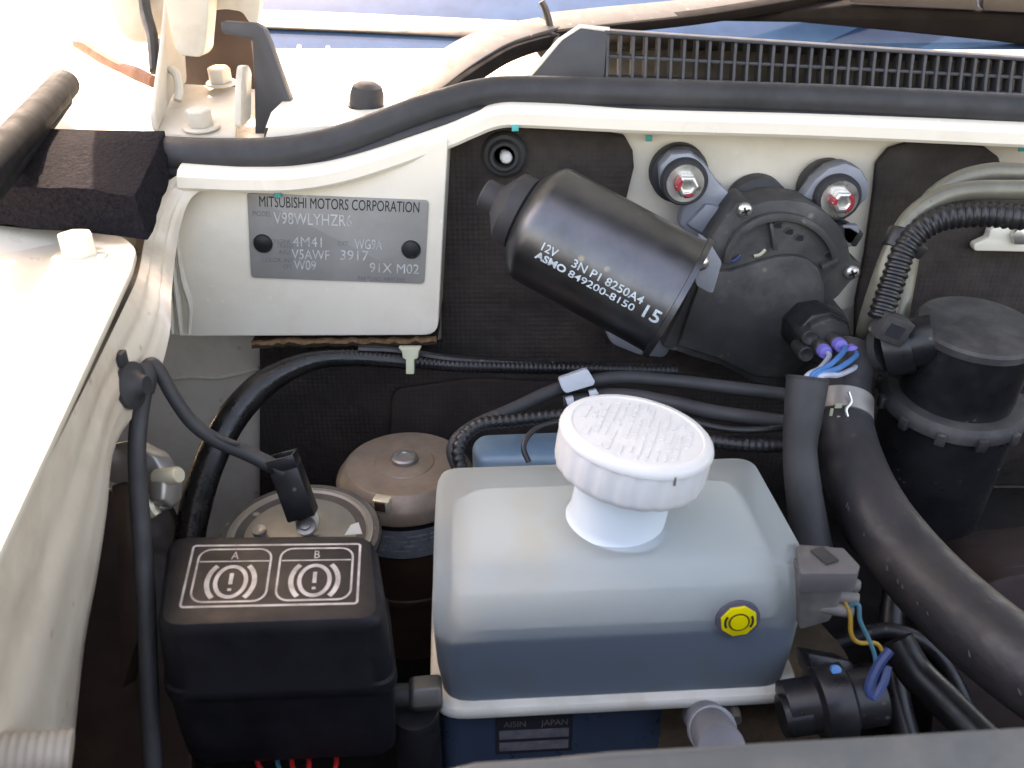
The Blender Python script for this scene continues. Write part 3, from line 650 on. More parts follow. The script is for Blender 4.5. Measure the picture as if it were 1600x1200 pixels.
wh = thing('motor_wiring', 'black plug with violet seals and blue wires entering a sleeve', 'wiring', PT(1260, 700, 400))
cend = c0+sax*23
MB().lathe([(13.6, -3), (13.6, 5), (12.8, 6)], cend, sax, 8).build('plug', BLACKM, wh, bevel=1)
spots = [(1288, 549), (1312, 539), (1330, 548), (1328, 566)]
tdep = (cend+sax*14-CAMP).dot(V((0, cP, -sP)))
slv_t = [(1262, 592, 408), (1256, 640, 408), (1250, 700, 408), (1256, 770, 408), (1270, 860, 410), (1282, 940, 412)]
for i, (x, y) in enumerate(spots):
    e_ = PT(x, y, tdep-3)
    MB().lathe([(4.2, -16), (4.2, -2.5), (3.8, -2)], e_, sax, 16).build('terminal_tube', BLACKM, wh)
    MB().lathe([(3.5, -3), (3.7, 0), (3.3, 2.4), (1.6, 3), (.01, 3)], e_, sax, 18).build('wire_seal', PURPLE, wh)
    tgt = PT(1256+i*6, 596, 407); mid = e_.lerp(tgt, .45)+sax*6
    MB().tube([e_, e_+sax*7, mid, tgt, tgt+V((-2, 2, -30))], 1.35, 8).build('wire', [WWHITE, WBLUE, WBLUE, WWHITE][i], wh)
for x, y in ((1262, 556), (1268, 530)):
    MB().lathe([(4.2, -16), (4.2, -2), (3.6, -1.5), (.01, -3)], PT(x, y, tdep+2), sax, 16).build('terminal_tube', BLACKM, wh)
sl_ = [PT(*p) for p in slv_t]
P = catmull(sl_, 6); 
MB().tube(sl_, [9.6, 8.8, 7.6, 8.2, 9, 9], 20, cap=False).build('sleeve', RUBBER, wh)
MB().lathe([(9.0, -2), (9.9, 0), (9.9, .8), (8.6, .8), (8.2, -14), (.01, -14)], sl_[0], (sl_[0]-sl_[1]), 22).build('sleeve_mouth', RUBBER, wh)

# ================================================================== RIGHT-HAND PIPES, CANISTER, HOSES
pp = thing('heater_pipe', 'upper olive metal pipe bending in front of the insulation panel', 'pipe', PT(1500, 280, 450))
MB().tube([PT(x, y, t) for x, y, t in ((1720, 268, 440), (1600, 270, 445), (1545, 270, 448), (1495, 283, 450), (1452, 315, 455), (1428, 370, 462), (1415, 440, 468), (1400, 520, 470))], 4.9, 14).build('tube', PIPE, pp)
pp2 = thing('heater_pipe', 'lower olive metal pipe bending down beside the wiper motor', 'pipe', PT(1400, 400, 436))
MB().tube([PT(x, y, t) for x, y, t in ((1720, 296, 425), (1600, 297, 430), (1520, 298, 432), (1470, 308, 434), (1428, 336, 436), (1402, 376, 437), (1380, 430, 440), (1360, 490, 452), (1350, 530, 475))], 4.9, 14).build('tube', PIPE, pp2)
MB().lathe([(6.4, -5), (6.4, 5)], PT(1404, 374, 437), PT(1380, 430, 438)-PT(1402, 376, 437), 18).build('clip_ring', BLACK, pp2, bevel=.6)
MB().box(PT(1424, 384, 432), 13, 8, 7, V((.85, 0, -.5)).normalized(), V((0, 1, 0)), V((.5, 0, .85)).normalized()).build('clip_latch', BLACK, pp2, bevel=1)
co = thing('corrugated_conduit', 'black corrugated conduit strapped under the olive pipes', 'conduit', PT(1450, 350, 428))
MB().corr([PT(x, y, t) for x, y, t in ((1720, 346, 422), (1600, 340, 424), (1540, 335, 426), (1480, 340, 428), (1440, 358, 430), (1412, 392, 432), (1396, 436, 434), (1374, 500, 436))], 6.2, 3.6).build('conduit', BLACK, co)
ub = thing('unpainted_bracket', 'small cream bracket on the dark panel at the right edge', 'bracket', PY(1570, 375, 486))
MB().prism(rounded([PY(x, y, 484) for x, y in ((1548, 357), (1720, 348), (1720, 396), (1522, 392), (1522, 382), (1545, 372))], 2), V((0, 6, 0))).build('bracket_plate', CREAM, ub, bevel=.8)
MB().lathe([(6, 0), (6, 3), (.01, 3.4)], PY(1594, 366, 483), V((0, -1, 0)), 6).build('nut', ZINC, ub, bevel=.4)

cn = thing('breather_canister', 'black plastic breather canister with a side neck at the right edge', 'canister', PT(1530, 640, 430))
ca = V((0, -.13, .99)).normalized(); co_ = PT(1530, 507, 440)
MB().lathe([(29.5, -5), (29.5, -1.5), (28.2, 0), (.01, .6)], co_, ca, 56).build('lid', DUSTYB, cn)
MB().lathe([(27.8, -44), (28.5, -5)], co_, ca, 56).build('body', BLACK, cn)
fr = co_-ca*44
MB().lathe([(30, 3.5), (33.5, 3), (35, 1), (36.5, -1), (36.5, -4.5), (33, -6)], fr, ca, 56).build('clamp_ring', BLACKM, cn)
for a in range(0, 360, 30):
    xx, yy, zz = frame(ca); d = xx*math.cos(math.radians(a))+yy*math.sin(math.radians(a))
    MB().box(fr+d*36.5-ca*3.5, 4, 5, 7, d, zz.cross(d), zz).build('ring_lug', BLACKM, cn, bevel=.8)
MB().lathe([(33, -110), (33.5, -6)], fr, ca, 48).build('lower_body', BLACK, cn)
na, nb = PT(1460, 530, 442), PT(1384, 545, 452)
nk = MB().lathe([(12.6, 0), (12.6, (nb-na).length)], na, nb-na, 32).build('neck', BLACK, cn)
MB().lathe([(14.2, 0), (14.6, 2), (14.6, 10), (14.0, 13)], PT(1424, 538, 448), nb-na, 32).build('neck_collar', BLACK, cn)
sb = PT(1392, 511, 434)
sbk = MB().box(sb, 15, 12, 13, V((.93, 0, -.37)), V((0, 1, 0)), V((.37, 0, .93))).build('clip_socket', BLACKM, cn, bevel=1)
MB().box(sb+V((-.3, -6.1, .3)), 8, .5, 6.5, V((.93, 0, -.37)), V((0, 1, 0)), V((.37, 0, .93))).build('socket_hole', INK, sbk)
MB().lathe([(11.5, 0), (11.5, 4), (9, 7)], nb, (nb-na)+V((0, 14, -6)), 28).build('neck_hose', RUBBER, cn)

hs = thing('large_rubber_hose', 'thick dusty rubber hose sweeping down to the lower right', 'hose', PT(1400, 850, 380))
hp_ = [PT(x, y, t) for x, y, t in ((1336, 545, 462), (1318, 600, 455), (1316, 660, 445), (1332, 730, 432), (1368, 806, 412), (1432, 890, 388), (1512, 970, 362), (1600, 1040, 340), (1700, 1105, 322), (1800, 1170, 310))]
MB().tube(hp_, [12, 14.2, 15.6, 16.4, 16.8, 17, 17], 28).build('hose', RUBBER2, hs)
hc = PT(1314, 640, 448); hax = (hp_[2]-hp_[1]).normalized()
cl_ = MB().lathe([(15, -6), (15.5, -5.6), (15.5, 5.6), (15, 6)], hc, hax, 32).build('spring_clamp', STEEL, hs)
for dx, dy, sx_, sy_ in ((-4, -8, 3.4, 2.4), (-15, 2, 1.4, 4), (0, 12, 4, 2.8)):
    p = PT(1314+dx, 642+dy, 432.3); MB().box(p, sx_, .6, sy_).build('yellow_mark', CLIPY, cl_)
MB().tube([PT(x, y, 431) for x, y in ((1326, 612), (1330, 628), (1322, 640), (1325, 655), (1320, 664))], .8, 8).build('clamp_tang', ZINC, cl_)
# faint raised print on the hose: short pale dashes in a line
Ph = catmull(hp_, 6)
xo = None
fwd = V((0, cP, -sP))
for k in range(20, len(Ph)-8, 1):
    p = Ph[k]; T = (Ph[k+1]-Ph[k-1]).normalized(); vw = (CAMP-p); vw = (vw-T*vw.dot(T)).normalized(); sd = T.cross(vw).normalized()
    sd = sd if sd.x < 0 else -sd
    if random.random() < .6: continue
    d = (vw*.86+sd*.5).normalized(); R_ = 15.8+1.0*min(1, max(0, (k-24)/20))-.1
    MB().box(p+d*R_+T*random.uniform(-2, 2), random.uniform(2.5, 4.5), 1.0, 1.1, (T*.6+sd*.6).normalized(), sd.cross(vw), d).build('moulded_mark', BLACKM, hs, bevel=.2)

# pipes behind the reservoir
def simple(name, label, cat, pts, r, mat, part='tube', n=12, corr=False, **k):
    P = [PT(*p) for p in pts]; t = thing(name, label, cat, P[0])
    (MB().corr(P, r) if corr else MB().tube(P, r, n)).build(part, mat, t); return t
p1 = simple('rubber_pipe', 'black rubber pipe held by the grey clip behind the reservoir', 'pipe', ((722, 745, 424), (708, 700, 425), (738, 668, 428), (800, 640, 434), (870, 608, 440), (930, 594, 442), (980, 590, 442), (1060, 596, 440), (1160, 608, 436), (1256, 620, 436)), 3.4, RUBBER)
simple('rubber_pipe', 'black rubber pipe passing just above the white cap', 'pipe', ((880, 628, 440), (960, 618, 440), (1040, 628, 438), (1120, 645, 434), (1258, 664, 432)), 3.8, RUBBER)
simple('thin_cable', 'thin black cable right of the white cap', 'cable', ((1060, 652, 425), (1120, 668, 423), (1180, 672, 422), (1256, 664, 424)), 1.6, BLACK)
simple('thin_cable', 'thin black cable looped over the pale blue bottle', 'cable', ((826, 722, 400), (818, 700, 402), (826, 680, 405), (846, 666, 408), (880, 658, 412), (930, 652, 416)), 1.3, BLACK)
simple('corrugated_conduit', 'black corrugated conduit left of the white cap', 'conduit', ((726, 750, 421), (716, 700, 423), (744, 666, 426), (800, 657, 428), (870, 650, 430), (960, 645, 430)), 3.4, BLACK, corr=True)
simple('corrugated_conduit', 'black corrugated conduit right of the white cap', 'conduit', ((1060, 680, 424), (1120, 690, 424), (1180, 696, 424), (1262, 694, 426)), 3.6, BLACK, corr=True)
gc = thing('pipe_clip', 'grey nylon clip on the rubber pipe behind the white cap', 'clip', PT(900, 600, 432))
MB().prism(rounded([PT(x, y, 432) for x, y in ((872, 592), (918, 576), (930, 596), (928, 602), (884, 615), (878, 608))], 1.5), V((0, 8, -3))).build('clip_body', CLIPG, gc, bevel=.8)
for q in (((884, 624), (896, 620), (898, 632), (887, 634)), ((920, 612), (932, 609), (936, 616), (922, 620)), ((1030, 624), (1048, 622), (1050, 628), (1034, 630))):
    if q[0][0] < 1000: MB().prism([PT(x, y, 431) for x, y in q], V((0, 6, -2))).build('clip_tab', CLIPG, gc, bevel=.4)

# taped harness on the left with its corrugated run to the right
wt = thing('taped_harness', 'black taped wiring harness curving down beside the insulation pad', 'harness', PT(330, 720, 470))
MB().tube([PT(x, y, t) for x, y, t in ((640, 566, 500), (560, 560, 500), (500, 562, 498), (450, 578, 494), (405, 606, 488), (362, 654, 480), (330, 716, 470), (306, 790, 455), (292, 870, 440), (286, 960, 425), (284, 1080, 410))], [4, 4.4, 5, 6.5, 8, 8.4, 8.2, 8, 7.5, 7, 7], 16).build('taped_section', TAPE, wt)
MB().corr([PT(x, y, t) for x, y, t in ((470, 566, 496), (540, 556, 499), (620, 562, 500), (700, 571, 500), (800, 574, 500), (930, 576, 500), (1060, 580, 498))], 3.7, 2.6).build('corrugated_section', BLACK, wt)
MB().tube([PT(x, y, t) for x, y, t in ((560, 545, 498), (620, 548, 500), (720, 562, 500), (900, 572, 500))], 2.2, 8).build('branch_cable', BLACK, wt)
cy = thing('harness_clip', 'yellowed nylon clip holding the harness under the white box', 'clip', PT(640, 560, 486))
MB().prism([PT(x, y, 484) for x, y in ((622, 543), (658, 543), (654, 550), (653, 560), (647, 562), (647, 585), (634, 585), (634, 562), (629, 560), (628, 550))], V((0, 5, -1))).build('clip_body', CLIPY, cy, bevel=.6)

# cables on the left wall
gl = thing('wall_cable', 'grey-black cable from the wall grommet bending down to the horn connector', 'cable', PT(235, 575, 368))
MB().tube([PT(x, y, t) for x, y, t in ((224, 580, 366), (236, 568, 366), (250, 582, 367), (270, 618, 370), (300, 660, 374), (338, 688, 378), (390, 710, 382), (446, 738, 384))], [2.6, 2.9, 2.9, 2.9, 3.0, 3.3, 3.4], 14).build('cable', RUBBER, gl)
MB().tube([PT(x, y, t) for x, y, t in ((335, 680, 376), (352, 688, 377), (372, 694, 378))], 1.2, 8).build('taped_tail', RUBBER, gl)
gw = thing('wall_grommet', 'black grommet with two ribs on the white left wall', 'grommet', PX(190, 600, -153))
gx = PX(186, 603, -156); gax = V((1, -.12, .1)).normalized()
MB().lathe([(12, -3), (12, 1), (10.4, 2.0), (7.6, 2.2), (7.6, 4), (9.6, 4.8), (9.6, 6.6), (7, 7.4), (4.6, 9), (3.6, 12)], gx, gax, 30).build('rubber_body', RUBBER, gw)
MB().box(gx+gax*4+V((0, 0, 12)), 3, 5, 6).build('tab', RUBBER, gw, bevel=.8)
gd = thing('wall_cable', 'grey-black cable dropping from the wall grommet past the steel bracket', 'cable', PT(218, 640, 364))
MB().tube([PT(x, y, t) for x, y, t in ((205, 592, 364), (222, 580, 364), (226, 602, 362), (218, 650, 360), (214, 700, 357), (216, 760, 352), (222, 840, 345), (228, 930, 336), (232, 1040, 330), (238, 1180, 330), (246, 1320, 330))], [3.0, 3.4, 3.6, 3.6, 3.6, 3.4, 3.4], 14).build('cable', RUBBER, gd)
MB().tube([PT(x, y, t) for x, y, t in ((222, 572, 363), (228, 590, 362), (224, 612, 361))], [4.0, 4.4, 4.2], 14).build('tape_wrap', RUBBER, gd)
sbk = thing('steel_bracket', 'dirty steel bracket with a hex bolt on the left wall', 'bracket', PT(210, 760, 372))
MB().prism(rounded([PT(x, y, 372) for x, y in ((172, 694), (198, 690), (214, 700), (240, 712), (256, 740), (250, 800), (222, 812), (206, 780), (180, 756), (167, 752))], 2), V((4, 6, -2))).build('bracket_plate', STEEL, sbk, bevel=.8)
MB().prism(rounded([PT(x, y, 368) for x, y in ((174, 756), (200, 760), (212, 784), (214, 1000), (190, 1080), (185, 900))], 2), V((3, 6, -2))).build('bracket_leg', BROWND, sbk, bevel=.8)
MB().lathe([(7.0, 0), (7.0, 6), (5.8, 7)], PT(250, 765, 366), V((.9, -.3, .1)), 6).build('nut', STEEL, sbk, bevel=.5)
MB().lathe([(3.6, 0), (3.6, 11), (3, 12), (.01, 12)], PT(246, 746, 364), V((.9, -.3, .3)), 16).build('bolt_end', GREASE, sbk)
MB().tube([PT(x, y, 366) for x, y in ((232, 772), (236, 794), (244, 806))], 2.4, 8).build('tab', GREASE, sbk)

tag(MB().prism(rounded([PT(x, y, t) for x, y, t in ((150, 770, 470), (236, 775, 470), (268, 800, 470), (282, 850, 470), (300, 1000, 470), (300, 1400, 470), (60, 1400, 470))], 6), V((0, 6, 0))).build('deep_shade_sheet', BROWND, bevel=1),
    'dark brown sheet standing in for deep shade low on the left behind the dropping cable', 'shade fill')  # dark sheet stands in for the deep shade low on the firewall
# ================================================================== HORN, PUMP
ho = thing('horn', 'round silver horn with a dark rim behind the relay box', 'horn', PT(470, 840, 398))
oh = PT(470, 836, 400); ha = V((.02, -.06, 1)).normalized()
MB().lathe([(26, -16), (35.4, -6), (36.2, -3), (36.2, 0), (35.2, 1.2), (33.4, .8)], oh, ha, 56).build('rim', BLACKM, ho)
MB().lathe([(34, -.5), (32.5, 1.4), (30.4, 1.6), (28.6, .4), (25, .8), (20, 2.2), (.01, 2.6)], oh, ha, 56).build('face', HORN, ho)
ob = PT(479, 822, 396)
tb = MB().prism(rounded([PT(x, y, 395) for x, y in ((458, 812), (466, 795), (492, 792), (500, 812), (494, 832), (470, 834))], 2), V((0, 1.5, -1.5))).build('terminal_tab', GREASE, ho, bevel=.4)
MB().lathe([(4.4, 0), (4.4, 2), (2.6, 2.2), (2.4, 3.6), (.01, 3.8)], PT(479, 824, 394.5), V((0, -.5, .87)), 20).build('terminal_bolt', STEEL, ho)
MB().lathe([(3.2, 0), (3.0, 2), (1.5, 1.6), (.01, 1.4)], PT(406, 832, 394), V((0, -.2, .97)), 16).build('dimple', HORN, ho)
MB().prism([PT(x, y, 393) for x, y in ((538, 836), (548, 820), (560, 816), (566, 834))], V((0, .5, -.5))).build('paint_flake', CREAM, ho)
spd = thing('spade_connector', 'black rectangular connector plugged onto the horn terminal', 'connector', PT(460, 760, 388))
A, B = PT(446, 728, 385), PT(474, 806, 391); axc = (B-A).normalized(); sdx = V((.93, .1, .36)); sdx = (sdx-axc*sdx.dot(axc)).normalized(); ny = axc.cross(sdx)
MB().box((A+B)/2, 12.6, 9.5, (B-A).length, sdx, ny, axc).build('housing', BLACK, spd, bevel=.9)
for sx_, sy_, w_, d_ in ((0, -4.2, 12.4, 1.2), (0, 4.2, 12.4, 1.2), (-5.6, 0, 1.2, 8), (5.6, 0, 1.2, 8)):
    MB().box(A-axc*2.2+sdx*sx_+ny*sy_, w_, d_, 6, sdx, ny, axc).build('mouth_wall', BLACK, spd, bevel=.3)

pm = thing('brake_pump_motor', 'brown metal pump motor with a bolted round cap behind the reservoir', 'pump', V((-57.5, 400, 190)))
op = V((-57.5, 400, 240)); pz = V((0, 0, 1))
cp_ = MB().lathe([(36.2, -16), (37.2, -15), (37.2, -9), (36.4, -7), (32.4, -1.2), (31, -.2), (16, 0), (15.4, .6), (13, 1), (.01, 1.1)], op, pz, 64).build('cap', BROWNM, pm, sharp=25)
MB().lathe([(7, 1), (7, 3.2), (6, 4), (4, 4), (3.6, 3.3), (.01, 3.3)], op, pz, 28).build('centre_bolt', STEEL, cp_)
nd = V((-.24, -.97, 0)).normalized()
MB().box(op+nd*33.4+V((0, 0, -4.4)), 9, 6.5, 8, V((-nd.y, nd.x, 0)), nd, pz).build('notch', GREASE, cp_, bevel=.8)
MB().box(op+nd*36.5+V((0, 0, -3.6)), 5.6, 1.6, 5.4, V((-nd.y, nd.x, 0)), nd, pz).build('notch_hole', BROWND, cp_, bevel=.3)
MB().lathe([(34.5, -20), (34.5, -16)], op, pz, 56).build('groove', INK, pm)
MB().lathe([(34.2, -38), (34.6, -37.5), (34.6, -20.5), (34.2, -20)], op, pz, 56).build('label_band', LABELG, pm)
for zz in (-24, -27, -30, -33):
    MB().add([op+V((math.sin(a)*34.75, -math.cos(a)*34.75, zz+dz)) for a in [-.5+.05*i for i in range(26)] for dz in (0, .9)], [[2*i, 2*i+2, 2*i+3, 2*i+1] for i in range(25) if random.random() > .3]).build('label_line', PRINTG, pm, recalc=False)
MB().lathe([(33.6, -110), (33.6, -72), (34.4, -71), (34.4, -68), (33.6, -67), (33.6, -38)], op, pz, 56).build('barrel', BROWND, pm)
bb_ = thing('blue_bottle', 'pale blue plastic bottle top behind the reservoir', 'bottle', PT(800, 700, 418))
q = [PZ(x, y, 268) for x, y in ((736, 692), (750, 677), (880, 672), (900, 690), (890, 716), (745, 716))]
MB().prism(rounded(q, 5), V((0, 0, -40))).build('body', BLUEP, bb_, bevel=3, segs=3)

# ================================================================== RELAY BOX
rb = thing('relay_box', 'black relay box with white brake warning symbols on its lid', 'relay box', V((-88, 252, 215)))
rot = math.radians(2.2)
def rbp(px_corner): return px_corner
zt = 285.0
bl, br_, fr_, fl_ = PZ(258, 834, zt), PZ(588, 832, zt), PZ(603, 968, zt), PZ(238, 981, zt)
cc = (bl+br_+fr_+fl_)/4
def inset(f, dz): return [cc+(p-cc)*f+V((0, 0, dz)) for p in (fl_, fr_, br_, bl)]
def rr_(poly, r): return rounded(poly, r, 5)
rings = [rr_(inset(.86, 0), 6), rr_(inset(.93, -.6), 7), rr_(inset(.975, -2.4), 8), rr_(inset(.995, -5.2), 8.5), rr_(inset(1.03, -29), 9), rr_(inset(1.055, -30), 9), rr_(inset(1.06, -34), 9), rr_(inset(1.04, -35), 9)]
lid = MB().loft(rings[::-1]).build('lid', LIDP, rb, sharp=32)
rings = [rr_(inset(1.03, -34), 8), rr_(inset(1.02, -52), 8), rr_(inset(1.0, -66), 8), rr_(inset(.93, -70), 7)]
MB().loft(rings[::-1]).build('base', LIDP, rb, sharp=32)
# printed panel
q4 = [PZ(281, 949, zt+.1), PZ(558, 943, zt+.1), PZ(563, 850, zt+.1), PZ(303, 853, zt+.1)]
def onL(u, v): return q4[0].lerp(q4[1], u).lerp(q4[3].lerp(q4[2], u), v)+V((0, 0, .06))
def stroke(pts, wd, closed=True, name='print_line', mat=None):
    n = len(pts); L_, R_ = [], []
    for i in range(n):
        a = pts[i-1] if (closed or i) else pts[0]; c = pts[(i+1) % n] if (closed or i < n-1) else pts[-1]
        dx, dy = (c[0]-a[0])*65, (c[1]-a[1])*30; l = math.hypot(dx, dy) or 1
        nx, ny_ = -dy/l*wd/2/65, dx/l*wd/2/30
        L_.append(onL(pts[i][0]+nx, pts[i][1]+ny_)); R_.append(onL(pts[i][0]-nx, pts[i][1]-ny_))
    m = MB(); m.add(L_+R_, [[i, (i+1) % n, n+(i+1) % n, n+i] for i in range(n if closed else n-1)])
    return m.build(name, mat or PRINTG, lid, recalc=False)
def rrect(u0, v0, u1, v1, ru, rv, n=5):
    out = []
    for cx, cy, a0 in ((u1-ru, v0+rv, -90), (u1-ru, v1-rv, 0), (u0+ru, v1-rv, 90), (u0+ru, v0+rv, 180)):
        for i in range(n+1):
            a = math.radians(a0+90*i/n); out.append((cx+ru*math.cos(a), cy+rv*math.sin(a)))
    return out
stroke(rrect(0, 0, 1, 1, .02, .04), .9)
for u0, ch in ((.045, 'A'), (.53, 'B')):
    u1 = u0+.43
    stroke(rrect(u0, .07, u1, .93, .075, .16), .8)
    stroke([(u0+.01, .72), (u1-.01, .72)], .6, False)
    cu, cv_ = u0+.215, .385
    stroke([(cu+.088*math.cos(a), cv_+.245*math.sin(a)) for a in [2*math.pi*i/32 for i in range(32)]], 1.6, True, 'symbol')
    for sg in (1, -1):
        stroke([(cu+sg*.137*math.cos(a), cv_+.345*math.sin(a)) for a in [math.radians(-48+96*i/10) for i in range(11)]], 1.9, False, 'symbol')
    stroke([(cu, .52), (cu, .34)], 1.5, False, 'symbol'); stroke([(cu, .275), (cu, .235)], 1.4, False, 'symbol')
    vs_, fs = text2d(ch, 1.0, ax='CENTER')
    MB().add([onL(cu+x*.068, .755+y*.19) for x, y in vs_], fs).build('lettering', PRINTG, lid, recalc=False)
for i, (x, c) in enumerate(((408, WRED), (436, WTEAL), (456, WRED), (480, WRED), (520, WRED))):
    tag(MB().tube([PT(x, 1170, 352), PT(x-6+i*3, 1188, 346), PT(x+4, 1215, 342), PT(x+20, 1280, 340)], 1.0, 8).build('relay_wire', c),
        ['leftmost red wire under the relay box', 'green wire under the relay box', 'second red wire under the relay box', 'third red wire under the relay box', 'rightmost red wire under the relay box'][i], 'wire', 'wires under the relay box')

# ================================================================== BRAKE FLUID RESERVOIR
rs = thing('fluid_reservoir', 'milky white brake fluid reservoir half full of dark fluid', 'reservoir', V((40, 300, 200)))
RC = V((40.5, 299.5, 0)); yaw = math.radians(3.6); ex_, ey_ = V((math.cos(yaw), math.sin(yaw), 0)), V((-math.sin(yaw), math.cos(yaw), 0))
def rrect3(hx, hy, z, r, n=7, dx=0, dy=0, lf=0):
    c = RC+ex_*dx+ey_*dy; pts = [c+ex_*(sx*hx)+ey_*(sy*hy)+V((0, 0, z)) for sx, sy in ((-1, -1), (1, -1), (1, 1), (-1, 1))]
    return rounded(pts, r, n)
def body_rings(d):   # d = inward offset
    L = [(63-d, 28-d, 283.8-d, 6, 0), (68-d, 33-d, 283.2-d, 8, 0), (70.4-d, 35.6-d, 281.6-d, 9, 0), (71.6-d, 37-d, 279-d, 10, -.3), (72.2-d, 37.6-d, 275-d, 10, -.4), (74-d, 38.4-d, 255, 11, -.6), (73-d, 39-d, 232, 12, -.8), (71-d, 39.4-d, 217+d*.5, 13, -1)]
    return [rrect3(a, b, z, max(2, r-d*.5), dy=dy) for a, b, z, r, dy in L]
T_ = .5
MB().loft(body_rings(0)[::-1], True, True, True).build('tank', SHELL, rs, sharp=40)
# fluid inside, up to its level
lev = 250.5
MB().loft([rrect3(66, 34, 251, 8), rrect3(65, 33, 268, 8), rrect3(58, 25, 277, 8)]).build('inner_reflector', mk('reflector_plastic', (.55, .57, .55), .6, var=.03), rs)  # pale inner box added to bounce light, brightening the tank above the fluid
def ring_at(z, d):
    L = [(74, 38.4, 255, -.6), (73, 39, 232, -.8), (71, 39.4, 217, -1)]
    for (a0, b0_, z0_, y0), (a1, b1, z1, y1) in zip(L, L[1:]):
        if z1 <= z <= z0_:
            t = (z-z1)/(z0_-z1); return rrect3(a1+(a0-a1)*t-d, b1+(b0_-b1)*t-d, z, 12, dy=y1+(y0-y1)*t)
MB().loft([ring_at(219.5, T_), ring_at(232, T_), ring_at(lev, T_)]).build('fluid', FLUID, rs)
MB().loft([rrect3(72, 40, 214, 13, dy=-1), rrect3(76, 43.4, 214, 15, dy=-1), rrect3(76.4, 43.8, 215.2, 15, dy=-1), rrect3(76.4, 43.8, 217.8, 15, dy=-1), rrect3(75.6, 43, 219, 14, dy=-1), rrect3(72.3, 40, 219.4, 13, dy=-1)]).build('weld_flange', mk('dusty_flange_plastic', (.55, .55, .50), .5, var=.1, dust=.6, dcol=(.40, .33, .25), ds=60, sss=.2), rs)
lb = thing('lower_reservoir', 'dark blue translucent lower reservoir chamber with a black label', 'reservoir', V((10, 300, 160)))
def lring(f, z): return rounded([RC+ex_*a+ey_*b+V((0, 0, z)) for a, b in ((-74*f, -40), (14*f, -40), (40*f, -24), (40*f, 30), (-74*f, 30))], 10, 5)
LOWB = mk('dark_blue_tank', (.022, .040, .070), .35, var=.12, dust=.2, dcol=(.07, .07, .08))
MB().loft([lring(1, 213.8), lring(1, 190), lring(.98, 165), lring(.94, 140)][::-1]).build('chamber', LOWB, lb)
def onF(u, v, h=.3): return RC+ex_*(-50+u)+ey_*(-40-h)+V((0, 0, 186+v))
lab = MB().prism([onF(0, 1.5), onF(32, 1.5), onF(32, 23), onF(0, 23)], ey_*.2).build('label', INK, lb)
for v0, v1 in ((10.2, 15.4), (3.2, 8.4)):
    MB().prism([onF(1.6, v0, .4), onF(30.6, v0, .4), onF(30.6, v1, .4), onF(1.6, v1, .4)], ey_*.05).build('label_field', mk('label_grey', (.10, .10, .115), .6, var=.3, vs_=200), lab)
for s_, u in (('AISIN', 3.4), ('JAPAN', 19)):
    vs_, fs = text2d(s_, 4.6, width=.85); MB().add([onF(u+x, 17.4+y, .45) for x, y in vs_], fs).build('lettering', GREYP, lab, recalc=False)
# neck and cap
nkO = V((42, 292, 281.5)); na_ = V((.15, .03, 1)).normalized()
MB().lathe([(20.6, .2), (19.8, 1.2), (19.3, 3.5), (19.2, 32)], nkO, na_, 48).build('neck', CAPW if False else mk('neck_plastic', (.58, .65, .69), .4, var=.02, sss=.15, ssr=.003), rs)
cc_ = nkO+na_*25
def ribs(a): return 1+.012*max(-1, min(1, 3*math.sin(a*30)))
cap = MB().lathe([(28.6, 0), (29.4, .8), (29.8, 3), (30.0, 9), (29.9, 15)], cc_, na_, 180, rmod=lambda a: 1-.016*(max(-1, min(1, 4*math.sin(a*22)-1.2))*.5+.5)).build('cap', CAPW, rs, sharp=50)
MB().lathe([(30.2, 14.6), (30.3, 15.6), (29.7, 17.3), (28.4, 18.4), (26, 18.6), (25.4, 18.1), (.01, 18.2)], cc_, na_, 72).build('cap_top', CAPW, cap, sharp=40)
cx_, cy_, cz_ = frame(na_); base = cc_+na_*18.15
dirl = (V((.30, .95, 0))-na_*V((.30, .95, 0)).dot(na_)).normalized(); dirc = dirl.cross(na_)
row = -21.0
while row < 21.5:
    half = math.sqrt(max(0, 23.0**2-row**2)); s_ = -half
    rm = MB(); any_ = False
    while s_ < half-2:
        l = random.uniform(2.0, 7.5); l = min(l, half-s_)
        if random.random() > .18:
            rm.box(base+dirc*row+dirl*(s_+l/2)+na_*.0, random.uniform(.9, 1.9), l, .6, dirc, dirl, na_); any_ = True
        s_ += l+random.uniform(.35, .8)
    if any_:
        o = rm.build('embossed_row', CAPW, cap); o['kind'] = 'stuff'
    row += 3.3 if abs(row+6) > 2 else 4.4
MB().box(cc_+na_*13.4+(V((.36, -.93, 0))).normalized()*30.05, .8, .8, 3.6).build('mould_mark', STEEL, cap)
# yellow octagonal level button on the front wall
yb = thing('level_button', 'yellow octagonal button with grey gasket on the reservoir front', 'button', V((80, 262, 255)))
yo = RC+ex_*45.2+ey_*(-39.6)+V((0, 0, 256.5)); yn = (-ey_*1+V((0, 0, .03))).normalized()
yr = lambda k, r: None
fx, fy, fz = frame(yn)
def disc(r, h0, h1, n, ang, name, mat, par, sx=1.0):
    pts = [yo+fz*h0+fx*(math.cos(a)*r*sx)+fy*(math.sin(a)*r) for a in [ang+2*math.pi*i/n for i in range(n)]]
    return MB().prism(pts, fz*(h1-h0)).build(name, mat, par, bevel=.2)
disc(8.8, -.6, 1.0, 32, 0, 'gasket', GREYR, yb)
bt = disc(7.4, .9, 2.0, 8, math.pi/8+.15, 'octagon', YELLOW, yb)
MB().lathe([(4.2, 1.95), (4.2, 2.4), (3.7, 2.4), (3.5, 2.1)], yo, yn, 32).build('ring_groove', YELD, bt)
MB().lathe([(3.5, 2.0), (3.4, 2.6), (.01, 2.8)], yo, yn, 32).build('centre', YELLOW, bt)
